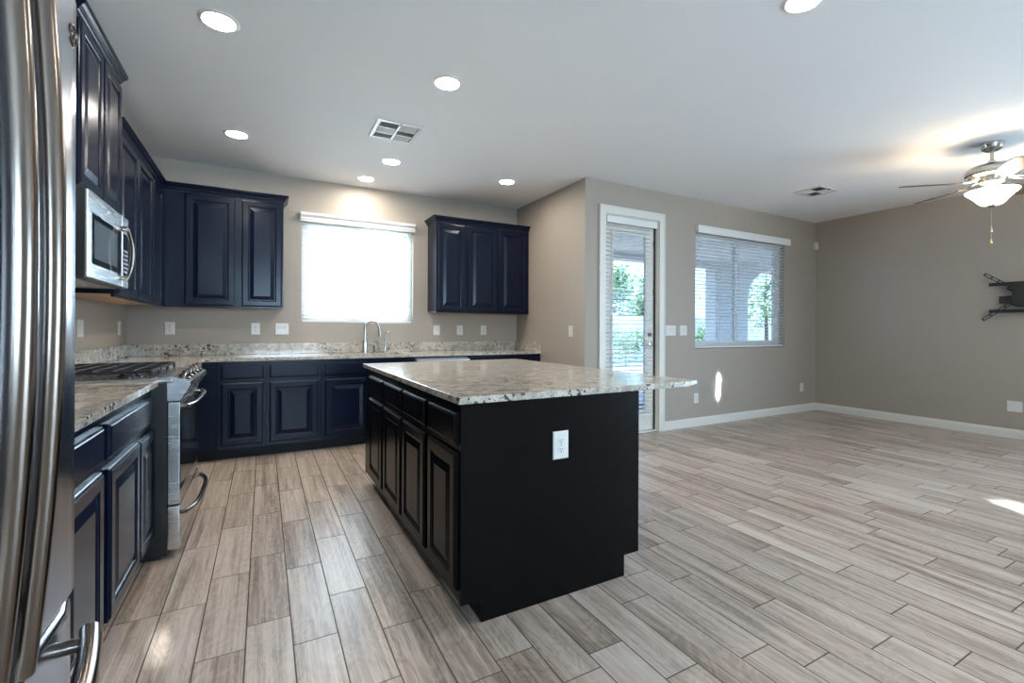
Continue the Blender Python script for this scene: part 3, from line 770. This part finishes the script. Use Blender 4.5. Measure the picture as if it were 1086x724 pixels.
plate('wall_switch', 'white switch plate on the left wall nearest the refrigerator', (0, -1.224, 1.175), PI / 2, 0.115, 0.120, 'rocker', 2)
plate('wall_outlet', 'white outlet on the left wall near the back corner', (0, -0.238, 1.175), PI / 2, 0.078, 0.120)
plate('wall_switch', 'white switch plate on the short wall right of the wall cabinets', (XK, -1.263, 1.161), P, 0.078, 0.120, 'toggle')
plate('wall_switch', 'wide white switch plate right beside the patio door casing', (5.322, YD, 1.171), 0, 0.165, 0.120, 'rocker', 3)
plate('wall_switch', 'double white switch plate between the patio door switches and window', (5.532, YD, 1.171), 0, 0.122, 0.120, 'rocker', 2)
plate('wall_outlet', 'low white outlet under the living window near the patio door', (5.758, YD, 0.343), 0, 0.078, 0.120)
plate('wall_outlet', 'low white outlet near the far living room corner', (7.974, YD, 0.351), 0, 0.078, 0.120)
plate('wall_plate', 'low square white plate on the right wall below the television mount', (XW, -3.624, 0.353), P, 0.120, 0.120, 'blank')

# ------------------------------------------------------------------ refrigerator
FRX = 0.718; FY1 = -4.335; FY0 = -5.205; FH = 1.775
t = thing('refrigerator', 'stainless french door refrigerator with bottom freezer', 'refrigerator', (0.35, (FY0 + FY1) / 2, 0))
ox, oy = t.location.x, t.location.y
b = MB(); b.box(0.03 - ox, FRX - ox, FY0 - oy, FY1 - oy, 0.02, FH, 0.006); b.build('body', m_dsteel, t)
def curved_door(y0, y1, z0, z1, xa, bulge, r):
    """slightly bowed door front, rounded top/bottom edges"""
    b = MB(); ny, rows = 14, []
    zs = [(z0, r), (z0 + r * 0.3, r * 0.3), (z0 + r, 0), (z1 - r, 0), (z1 - r * 0.3, r * 0.3), (z1, r)]
    for (z, dx) in zs:
        row = [b.bm.verts.new((xa - ox, y0 - oy, z))]
        for k in range(ny + 1):
            u = k / ny; yy = y0 + (y1 - y0) * u
            edge = 0.012 * max(0, 1 - min(u, 1 - u) * (y1 - y0) / 0.014) ** 2
            row.append(b.bm.verts.new((xa + 0.085 + bulge * (1 - (2 * u - 1) ** 2) - dx - edge - ox, yy - oy, z)))
        row.append(b.bm.verts.new((xa - ox, y1 - oy, z)))
        rows.append(row)
    for A, B_ in zip(rows, rows[1:]):
        n = len(A)
        for k in range(n): b.bm.faces.new((A[k], A[(k + 1) % n], B_[(k + 1) % n], B_[k]))
    b.bm.faces.new(rows[0][::-1]); b.bm.faces.new(rows[-1])
    return b
YC = -4.765
def bar_handle(path, parent, r=0.0155, ends=()):
    b = MB(); b.tube(path, r, 14, radii=[(r * 1.0, r * 1.15)] * len(path))
    o = b.build('handle', m_handle, parent)
    for (p, q) in ends:
        s = MB(); s.tube([p, q], 0.012, 12); s.build('handle_post', m_handle, o)
    return o
for (ya, yb, hy) in ((FY0, YC - 0.003, YC - 0.040), (YC + 0.003, FY1, YC + 0.040)):
    d = curved_door(ya, yb, 0.703, FH, FRX + 0.006, 0.004, 0.012).build('door', m_steel, t, sharp=50)
    path = []
    for k in range(17):
        u = k / 16; z = 0.775 + (1.735 - 0.775) * u
        bow = 0.026 * (1 - (2 * u - 1) ** 2)
        path.append((FRX + 0.138 + bow - ox, hy - oy, z))
    p0, p1 = path[1], path[-2]
    bar_handle(path, d, 0.0155, [(p0, (FRX + 0.088 - ox, p0[1], p0[2])), (p1, (FRX + 0.088 - ox, p1[1], p1[2]))])
    if hy > YC:
        bd = MB(); zc, yc = 1.695, FY1 - 0.052
        bd.lathe([(0.0, 0.0935), (0.020, 0.0935), (0.022, 0.0915), (0.022, 0.088)], 28, (FRX - ox, yc - oy, zc), 'x')
        bo = bd.build('badge', m_handle, d)
        sw = MB()
        for s_ in (-1, 1):
            sw.tube([(FRX + 0.0945 - ox, yc - oy + 0.010 * math.cos(a / 10 * PI * 1.5) * s_ * (1 - a / 16), zc + 0.010 * math.sin(a / 10 * PI * 1.5) * s_ * (1 - a / 16)) for a in range(11)], 0.0011, 6)
        sw.tube([(FRX + 0.0945 - ox, yc - oy + 0.017 * math.cos(2 * PI * k / 24), zc + 0.017 * math.sin(2 * PI * k / 24)) for k in range(25)], 0.0010, 6)
        sw.build('badge_emblem', m_bronze, bo)
d = curved_door(FY0, FY1, 0.055, 0.694, FRX + 0.006, 0.004, 0.016).build('freezer_drawer', m_steel, t, sharp=50)
path = []
for k in range(21):
    u = k / 20; y = FY0 + 0.05 + (FY1 - FY0 - 0.10) * u
    path.append((FRX + 0.120 + 0.048 * (1 - (2 * u - 1) ** 2) - ox, y - oy, 0.638))
bar_handle(path, d, 0.0155, [(path[1], (FRX + 0.09 - ox, path[1][1], 0.638)), (path[-2], (FRX + 0.09 - ox, path[-2][1], 0.638))])
b = MB(); b.box(0.06 - ox, FRX - 0.02 - ox, FY0 + 0.01 - oy, FY1 - 0.01 - oy, 0.001, 0.0195); b.build('base_grille', m_black, t, smooth=False)

# ------------------------------------------------------------------ microwave
t = thing('microwave', 'stainless over-the-range microwave with bowed handle', 'microwave', (0.19, (TY0 + TY1) / 2, 1.42))
ox, oy, oz = t.location
MZ0, MZ1, MX = 1.418, 1.848, 0.338
y0, y1 = TY0 + 0.004, TY1 - 0.004
b = MB(); b.box(0.003 - ox, MX + 0.0195 - ox, y0 - oy, y1 - oy, MZ0 - oz, MZ1 - oz, 0.003); b.build('body', m_black, t)
b = MB(); b.box(MX + 0.020 - ox, MX + 0.034 - ox, y0 - oy, y1 - 0.145 - oy, MZ0 + 0.004 - oz, MZ1 - 0.002 - oz, 0.005); d = b.build('door', m_steelh, t)
b = MB(); b.box(MX + 0.0342 - ox, MX + 0.0362 - ox, y0 + 0.055 - oy, y1 - 0.175 - oy, MZ0 + 0.075 - oz, MZ1 - 0.105 - oz, 0.0008, 1); w = b.build('door_glass', m_oglass, d)
b = MB(); b.box(MX + 0.0363 - ox, MX + 0.0369 - ox, y0 + 0.085 - oy, y1 - 0.26 - oy, MZ0 + 0.105 - oz, MZ1 - 0.135 - oz); b.build('viewing_window', plain('microwave_window', (0.10, 0.13, 0.15), 0.12, noise=0.05, spec=0.8), w, smooth=False)
b = MB(); b.lathe([(0.009, 0.0345), (0.009, 0.036), (0, 0.0362)], 16, (MX - ox, y0 + 0.33 - oy, MZ1 - 0.05 - oz), 'x'); b.build('badge', m_plate, d)
b = MB(); b.box(MX + 0.020 - ox, MX + 0.034 - ox, y1 - 0.142 - oy, y1 - oy, MZ0 + 0.004 - oz, MZ1 - 0.002 - oz, 0.005); c = b.build('control_panel', m_steelh, t)
b = MB(); b.box(MX + 0.0342 - ox, MX + 0.0358 - ox, y1 - 0.122 - oy, y1 - 0.02 - oy, MZ0 + 0.075 - oz, MZ1 - 0.105 - oz, 0.0006, 1); kp = b.build('keypad', m_oglass, c)
b = MB()
for r in range(6):
    for q in range(3): b.box(MX + 0.0359 - ox, MX + 0.0364 - ox, y1 - 0.113 + q * 0.030 - oy, y1 - 0.092 + q * 0.030 - oy, MZ0 + 0.09 + r * 0.025 - oz, MZ0 + 0.104 + r * 0.025 - oz)
b.build('keys', m_dsteel, kp, smooth=False)
path = []
for k in range(13):
    u = k / 12; z = MZ0 + 0.055 + (MZ1 - MZ0 - 0.14) * u
    path.append((MX + 0.062 + 0.022 * (1 - (2 * u - 1) ** 2) - ox, y1 - 0.162 - oy, z - oz))
b = MB(); b.tube(path, 0.011, 12, radii=[(0.008, 0.013)] * len(path)); h = b.build('handle', m_handle, d)
for k in (0, -1):
    p = Vector(path[k]); b = MB(); b.box(MX + 0.0345 - ox, p.x + 0.004, p.y - 0.013, p.y + 0.013, p.z - 0.014, p.z + 0.014, 0.004); b.build('handle_mount', m_handle, h)
b = MB(); b.box(0.03 - ox, MX - 0.02 - ox, y0 + 0.03 - oy, y1 - 0.03 - oy, MZ0 - 0.0055 - oz, MZ0 - 0.0005 - oz, 0.002); b.build('vent_grille', m_steelh, t)

# ------------------------------------------------------------------ range
t = thing('gas_range', 'stainless slide-in gas range below the microwave', 'range', (0.36, (TY0 + TY1) / 2, 0))
ox, oy = t.location.x, t.location.y
ry0, ry1 = TY0 + 0.002, TY1 + 0.0
RX = 0.678
b = MB(); b.box(0.03 - ox, RX - ox, ry0 - oy, ry1 - oy, 0.02, 0.900, 0.003); b.build('body', m_black, t)
b = MB(); b.box(0.03 - ox, 0.70 - ox, ry0 - oy, ry1 - oy, 0.9005, 0.926, 0.005); b.build('cooktop', m_steelh, t)
# slanted control ledge
b = MB()
prof = [(0.610, 0.9265), (0.700, 0.9320), (0.776, 0.902), (0.776, 0.886), (0.732, 0.806), (0.6785, 0.806), (0.6785, 0.8995), (0.7005, 0.8995), (0.7005, 0.9265)]
b.prism([(x - ox, ry0 - oy, z) for x, z in prof], (0, ry1 - ry0, 0)); cp = b.build('control_panel', m_steelh, t, smooth=False)
for k in range(5):
    yk = ry0 + 0.10 + k * (ry1 - ry0 - 0.20) / 4
    b = MB(); b.lathe([(0.026, 0.0), (0.026, 0.006), (0.021, 0.010), (0.019, 0.030), (0.016, 0.034), (0.0, 0.035)], 20); b.box(-0.0035, 0.0035, -0.019, 0.019, 0.030, 0.042, 0.002)
    o = b.build('knob', m_handle, t)
    o.location = (0.737 - ox, yk - oy, 0.9185); o.rotation_euler = (0, math.radians(20), math.radians(12 * k))
# oven door
b = MB(); b.box(0.6790 - ox, 0.732 - ox, ry0 + 0.002 - oy, ry1 - 0.002 - oy, 0.275, 0.800, 0.005); d = b.build('oven_door', m_steelh, t)
b = MB(); b.box(0.7322 - ox, 0.7345 - ox, ry0 + 0.004 - oy, ry1 - 0.004 - oy, 0.345, 0.755, 0.0008, 1); b.build('door_glass', m_oglass, d)
def rail(z, parent, bow, x0):
    path = []
    for k in range(15):
        u = k / 14; y = ry0 + 0.03 + (ry1 - ry0 - 0.06) * u
        path.append((x0 + bow * (1 - (2 * u - 1) ** 4) - ox, y - oy, z))
    b = MB(); b.tube(path, 0.012, 12); o = b.build('handle', m_handle, parent)
    for p in (path[0], path[-1]):
        s = MB(); s.tube([(0.7325 - ox, p[1], z), (p[0] + 0.004, p[1], z)], 0.011, 10); s.build('handle_post', m_handle, o)
rail(0.775, d, 0.030, 0.755)
b = MB(); b.box(0.6790 - ox, 0.732 - ox, ry0 + 0.002 - oy, ry1 - 0.002 - oy, 0.045, 0.268, 0.005); d = b.build('warming_drawer', m_steelh, t)
rail(0.225, d, 0.045, 0.750)
b = MB(); b.box(0.08 - ox, 0.65 - ox, ry0 + 0.02 - oy, ry1 - 0.02 - oy, 0.001, 0.0195); b.build('plinth', m_black, t, smooth=False)
# burners
for (bx, by) in ((0.20, 0.15), (0.20, 0.61), (0.36, 0.38), (0.50, 0.15), (0.50, 0.61)):
    b = MB(); b.lathe([(0.0, 0.9262), (0.052, 0.9262), (0.052, 0.932), (0.040, 0.935), (0.038, 0.942), (0.0, 0.944)], 24, (bx - ox, ry0 + by - oy, 0)); b.build('burner', m_iron, t)
# three continuous grates
for g in range(3):
    ya, yb = ry0 + 0.02 + g * 0.241, ry0 + 0.02 + g * 0.241 + 0.236
    xa, xb = 0.075, 0.612; zt, th = 0.966, 0.009
    b = MB()
    for (p, q, r, s_) in ((xa, xb, ya, ya + 0.012), (xa, xb, yb - 0.012, yb), (xa, xa + 0.012, ya, yb), (xb - 0.012, xb, ya, yb), (xa, xb, (ya + yb) / 2 - 0.006, (ya + yb) / 2 + 0.006)):
        b.box(p - ox, q - ox, r - oy, s_ - oy, zt - 0.014, zt, 0.003)
    for k in range(1, 7):
        xx = xa + (xb - xa) * k / 7
        b.box(xx - 0.005 - ox, xx + 0.005 - ox, ya - oy, yb - oy, zt - 0.010, zt + 0.002, 0.003)
    for (xx, yy) in ((xa + 0.006, ya + 0.006), (xa + 0.006, yb - 0.006), (xb - 0.006, ya + 0.006), (xb - 0.006, yb - 0.006)):
        b.cyl((xx - ox, yy - oy, 0.9263), (xx - ox, yy - oy, zt - 0.006), 0.006, 8)
    b.build('grate', m_iron, t)

# ------------------------------------------------------------------ ceiling fixtures
def downlight(label, x, y):
    t = thing('ceiling_light', label, 'ceiling light', (x, y, H), group='recessed ceiling lights')
    b = MB(); b.lathe([(0.074, -0.0005), (0.074, -0.006), (0.078, -0.009), (0.094, -0.004), (0.096, -0.0005)], 40); b.build('trim_ring', m_plate, t)
    b = MB(); b.lathe([(0.0, -0.0035), (0.070, -0.0035), (0.0735, -0.0015), (0.0735, -0.0006), (0.0, -0.0006)], 40); b.build('lens', m_lens, t)
downlight('recessed ceiling light nearest the refrigerator, largest in the photo', 0.897, -2.597)
downlight('recessed ceiling light left of the square ceiling vent, toward the camera', 2.150, -2.598)
downlight('recessed ceiling light in front of the left wall cabinets', 0.906, -0.986)
downlight('recessed ceiling light directly behind the square ceiling vent', 2.172, -0.981)
downlight('recessed ceiling light closest above the sink window', 2.060, -0.330)
downlight('recessed ceiling light in front of the right wall cabinets', 3.415, -0.980)
downlight('recessed ceiling light cut off by the top edge of the photo', 3.399, -4.165)

def vent(label, x, y, sx, sy, rows, cols):
    t = thing('ceiling_vent', label, 'vent', (x, y, H))
    b = MB(); f = 0.028; z0, z1 = -0.010, -0.0006
    b.box(-sx / 2, sx / 2, -sy / 2, -sy / 2 + f, z0, z1, 0.002); b.box(-sx / 2, sx / 2, sy / 2 - f, sy / 2, z0, z1, 0.002)
    b.box(-sx / 2, -sx / 2 + f, -sy / 2 + f, sy / 2 - f, z0, z1, 0.002); b.box(sx / 2 - f, sx / 2, -sy / 2 + f, sy / 2 - f, z0, z1, 0.002)
    iw, ih = sx - 2 * f, sy - 2 * f
    for r in range(1, rows): b.box(-iw / 2, iw / 2, -ih / 2 + ih * r / rows - 0.006, -ih / 2 + ih * r / rows + 0.006, z0, z1, 0.001)
    for c in range(1, cols): b.box(-iw / 2 + iw * c / cols - 0.008, -iw / 2 + iw * c / cols + 0.008, -ih / 2, ih / 2, z0 - 0.001, z1, 0.001)
    b.build('frame', m_plate, t)
    k = MB(); k.box(-iw / 2, iw / 2, -ih / 2, ih / 2, -0.0015, -0.0006); k.build('duct', m_slot, t, smooth=False)
    for r in range(rows):
        for c in range(cols):
            s = MB(); xa = -iw / 2 + iw * c / cols + 0.009; xb = xa + iw / cols - 0.018; ya = -ih / 2 + ih * r / rows + 0.007; yb = ya + ih / rows - 0.014
            n = 7; tilt = 1 if (r + c) % 2 else -1
            for i in range(n):
                yy = ya + (yb - ya) * (i + 0.5) / n; dy = (yb - ya) / n * 0.42
                s.prism([(xa, yy - dy * tilt, -0.0022), (xa, yy - dy * tilt - 0.0012, -0.0022), (xa, yy + dy * tilt - 0.0012, -0.0092), (xa, yy + dy * tilt, -0.0092)], (xb - xa, 0, 0))
            s.build('louvers', m_plate, t, smooth=False)
    l = MB(); l.box(-0.003, 0.003, -sy / 2 - 0.004, -sy / 2 + 0.02, -0.022, -0.0105, 0.001); l.build('damper_lever', m_dsteel, t)
    return t
vent('square white ceiling vent with six louvered sections in the kitchen', 2.041, -1.678, 0.356, 0.370, 3, 2)
vent('small white ceiling vent near the ceiling fan', 6.672, -2.426, 0.36, 0.30, 2, 2)

# ceiling fan
t = thing('ceiling_fan', 'five blade ceiling fan with a lit glass bowl', 'ceiling fan', (6.55, -3.94, H))
b = MB(); b.lathe([(0.0, -0.0006), (0.078, -0.0006), (0.078, -0.022), (0.068, -0.048), (0.040, -0.066), (0.018, -0.070), (0.0, -0.070)], 32); b.build('ceiling_mount', m_chrome, t)
b = MB(); b.cyl((0, 0, -0.068), (0, 0, -0.175), 0.013); b.lathe([(0.02, -0.145), (0.026, -0.15), (0.026, -0.172), (0.02, -0.178)], 20, cap=True); b.build('downrod', m_chrome, t)
b = MB(); b.lathe([(0.0, -0.172), (0.060, -0.175), (0.120, -0.190), (0.160, -0.212), (0.172, -0.232), (0.172, -0.262), (0.164, -0.270), (0.166, -0.276), (0.120, -0.288), (0.0, -0.290)], 40); b.build('motor_housing', m_chrome, t)
b = MB(); b.lathe([(0.0, -0.288), (0.085, -0.290), (0.082, -0.335), (0.060, -0.350), (0.050, -0.385), (0.0, -0.386)], 28); b.build('light_fitter', m_chrome, t)
b = MB(); b.lathe([(0.150, -0.404), (0.166, -0.402), (0.172, -0.408), (0.168, -0.416), (0.142, -0.438), (0.110, -0.472), (0.082, -0.508), (0.066, -0.520), (0.030, -0.527), (0.0, -0.527), (0.0, -0.521), (0.060, -0.515), (0.074, -0.506), (0.102, -0.472), (0.134, -0.438), (0.152, -0.420)], 40); b.build('glass_bowl', m_bowl, t)
for k in range(3):
    a = 2 * PI * k / 3 + 0.5
    b = MB(); b.lathe([(0.0, 0.032), (0.016, 0.027), (0.026, 0.012), (0.026, -0.006), (0.016, -0.022), (0.010, -0.03), (0.0, -0.031)], 16, (0.092 * math.cos(a), 0.092 * math.sin(a), -0.420)); b.build('light_bulb', m_bulb, t)
b = MB(); b.lathe([(0.0, -0.5275), (0.032, -0.5275), (0.028, -0.540), (0.010, -0.548), (0.0, -0.549)], 24); b.build('finial', m_chrome, t)
for (dx, dy, ln) in ((-0.006, 0.0, 0.17), (0.008, 0.006, 0.265)):
    b = MB()
    b.tube([(dx, dy, -0.548), (dx, dy, -0.548 - ln)], 0.0022, 6); p = b.build('pull_chain', m_chrome, t)
    b = MB(); b.lathe([(0.0, 0.0), (0.005, -0.004), (0.007, -0.015), (0.0095, -0.028), (0.007, -0.04), (0.0, -0.042)], 14, (dx, dy, -0.548 - ln)); b.build('chain_pull', m_brass, p)
for ang in (67, 139, 211, 283, 355):
    a = math.radians(ang)
    fr = bpy.data.objects.new('blade_assembly', None)
    bl = MB()
    out = [(0.235, -0.045), (0.30, -0.062), (0.45, -0.070), (0.60, -0.068), (0.655, -0.055), (0.680, -0.025), (0.683, 0.0), (0.680, 0.025), (0.655, 0.055), (0.60, 0.068), (0.45, 0.070), (0.30, 0.062), (0.235, 0.045)]
    bl.prism([(x, y, -0.003) for x, y in out], (0, 0, 0.006))
    o = bl.build('blade', m_blade, t, smooth=False)
    rot = Matrix.Rotation(a, 4, 'Z') @ Matrix.Rotation(math.radians(-12), 4, 'X')
    o.matrix_local = Matrix.Translation((0, 0, -0.332)) @ rot
    ir = MB()
    for s_ in (-1, 1):
        ir.tube([(0.10, s_ * 0.012, 0.030), (0.15, s_ * 0.022, 0.012), (0.20, s_ * 0.030, 0.0045), (0.27, s_ * 0.036, 0.0065)], 0.006, 8)
    ir.prism([(0.225, -0.044, 0.0035), (0.29, -0.040, 0.0035), (0.31, 0, 0.0035), (0.29, 0.040, 0.0035), (0.225, 0.044, 0.0035)], (0, 0, 0.004))
    i = ir.build('blade_bracket', m_chrome, o)
    bpy.data.objects.remove(fr)

# alarm sensor in the corner
t = thing('motion_sensor', 'small white motion sensor high in the far corner', 'sensor', (XW - 0.045, YD - 0.002, 2.43))
b = MB(); b.box(-0.033, 0.033, -0.045, -0.0005, -0.055, 0.055, 0.010); b.build('housing', m_plate, t)
b = MB(); b.box(-0.022, 0.022, -0.049, -0.0455, -0.040, 0.000, 0.0015); b.build('lens', plain('sensor_lens', (0.62, 0.62, 0.6), 0.3, noise=0.02), t)

# tv wall mount
t = thing('tv_wall_mount', 'black articulated television bracket on the right wall', 'tv mount', (XW, -3.70, 1.56))
# local coordinates: x negative into the room, y along the wall
b = MB(); b.box(-0.010, -0.0006, -0.30, 0.10, -0.10, 0.06, 0.003); b.build('wall_plate', m_black, t)
b = MB(); b.box(-0.060, -0.0105, -0.05, 0.19, -0.076, 0.008, 0.006); b.build('hinge_block', m_black, t)
b = MB()
b.prism([(-0.118, 0.10, 0.135), (-0.118, 0.115, 0.075), (-0.118, 0.07, 0.045), (-0.118, 0.065, -0.035), (-0.118, 0.095, -0.085), (-0.118, 0.02, -0.125), (-0.118, -0.34, -0.125), (-0.118, -0.34, 0.140)], (0.055, 0, 0))
b.build('tilt_head', m_black, t, smooth=False)
for z in (0.142, -0.158):
    b = MB(); b.box(-0.062, -0.040, -0.60, 0.270, z - 0.019, z + 0.019, 0.003)
    b.build('support_rail', m_black, t)
for (p, q) in (((0.06, 0.085), (0.285, 0.255)), ((0.06, -0.065), (0.300, -0.253))):
    d = Vector((0, q[0] - p[0], q[1] - p[1])); L_ = d.length; d.normalize(); n = Vector((0, -d.z, d.y))
    b = MB()
    P0 = Vector((-0.125, p[0], p[1]))
    for off in (-0.013, 0.013):
        c0 = P0 + n * off
        b.prism([c0 - n * 0.004, c0 + n * 0.004, c0 + n * 0.004 + d * L_, c0 - n * 0.004 + d * L_], (0.010, 0, 0))
    for k in range(5):
        c0 = P0 + d * (L_ * k / 4) - d * 0.006
        b.prism([c0 - n * 0.017, c0 + n * 0.017, c0 + n * 0.017 + d * 0.012, c0 - n * 0.017 + d * 0.012], (0.010, 0, 0))
    b.build('mounting_arm', m_black, t, smooth=False)

# ------------------------------------------------------------------ outside
MB().box(-14, 34, -26, 34, -0.40, -0.13).build('ground', m_conc, kind='structure', smooth=False)
b = MB(); b.box(XK + 0.16, 15.0, YD + 0.16, 2.6, -0.1295, -0.03); b.build('patio_slab', m_conc, kind='structure', smooth=False)
b = MB(); b.box(XK + 0.16, 15.0, YD + 0.16, 2.6, 2.80, 2.95); b.build('patio_ceiling', m_stucco, kind='structure', smooth=False)
b = MB(); ya, yb = 2.0, 2.3
b.box(10.55, 11.75, ya, yb, -0.0295, 2.7995); b.box(13.75, 15.0, ya, yb, -0.0295, 2.7995)
b.box(XK + 0.16, 10.55, ya, yb, 2.66, 2.7995)
arc = [(11.75, ya, 2.7995), (11.75, ya, 2.0)] + [(12.75 - 1.0 * math.cos(PI * k / 14), ya, 2.0 + 0.72 * math.sin(PI * k / 14)) for k in range(1, 14)] + [(13.75, ya, 2.0), (13.75, ya, 2.7995)]
for p, q in zip(arc[1:-1], arc[2:-1]):
    b.prism([p, q, (q[0], ya, 2.7995), (p[0], ya, 2.7995)], (0, yb - ya, 0))
b.build('patio_wall', m_stucco, kind='structure', smooth=False)
MB().box(-6, 30, 9.0, 9.25, -0.13, 1.75).build('wall_garden', m_pale, kind='structure', smooth=False)
MB().box(-8, 3.9, 4.2, 4.4, -0.13, 1.2).build('wall_neighbor', m_pale, kind='structure', smooth=False)

def tree(name, label, loc, h, r, seed, mat, n=1500, trunk=0.09, lo=0.35, leaf=0.13):
    random.seed(seed)
    t = thing(name, label, 'tree' if trunk > 0.03 else 'shrub', loc)
    b = MB(); b.tube([(0, 0, -0.02), (0.03, 0.02, h * 0.3), (-0.02, 0.05, h * 0.6), (0.02, 0, h * 0.85)], trunk, 10, radii=[trunk, trunk * .8, trunk * .5, trunk * .2])
    for k in range(6):
        a = random.uniform(0, 2 * PI); z = h * random.uniform(lo, 0.7)
        b.tube([(0, 0.02, z), (r * .35 * math.cos(a), r * .35 * math.sin(a), z + h * .1), (r * .75 * math.cos(a), r * .75 * math.sin(a), z + h * .16)], trunk * .4, 6, radii=[trunk * .45, trunk * .3, trunk * .1])
    b.build('trunk', m_bark, t)
    f = MB()
    cl = [(random.uniform(-.6, .6) * r, random.uniform(-.6, .6) * r, h * random.uniform(lo + .1, 0.9), r * random.uniform(.3, .55)) for _ in range(14)]
    for k in range(n):
        c = random.choice(cl)
        v = Vector((random.gauss(0, 1), random.gauss(0, 1), random.gauss(0, 1))).normalized() * c[3] * random.uniform(.6, 1)
        p = Vector(c[:3]) + v
        p.z = max(p.z, 0.05)
        u = Vector((random.gauss(0, 1), random.gauss(0, 1), random.gauss(0, .6))).normalized(); w = u.orthogonal().normalized()
        s = leaf * random.uniform(.6, 1.2)
        vs = [f.bm.verts.new(p + u * s * a + w * s * .4 * b_) for a, b_ in ((0, 0), (.5, 1), (1.2, 0), (.5, -1))]
        f.bm.faces.new(vs)
    o = f.build('foliage', mat, t, smooth=False)
    return t
tree('garden_tree', 'leafy tree beyond the garden wall seen through the patio door', (14.3, 11.0, -0.13), 4.2, 1.6, 3, m_leaf, 2600, leaf=0.19)
tree('garden_tree', 'broad tree seen through the arch in the wide living window', (19.5, 6.6, -0.13), 4.6, 2.2, 5, m_leaf2, 1900, leaf=0.16)
tree('garden_tree', 'tall olive tree left of the arch behind the garden wall', (18.3, 11.6, -0.13), 4.4, 1.6, 8, m_leaf2, 2200, leaf=0.19)
tree('garden_tree', 'small tree behind the garden wall beside the leafy tree', (10.6, 11.0, -0.13), 3.8, 1.5, 21, m_leaf2, 1500, leaf=0.17)
tree('garden_shrub', 'low green shrub against the garden wall', (13.0, 7.9, -0.13), 1.5, 0.85, 9, m_leaf, 900, trunk=0.025, lo=0.1, leaf=0.11)
tree('garden_shrub', 'bushy green shrub outside near the arch opening', (16.2, 7.0, -0.13), 1.6, 0.9, 12, m_leaf, 900, trunk=0.025, lo=0.1, leaf=0.11)
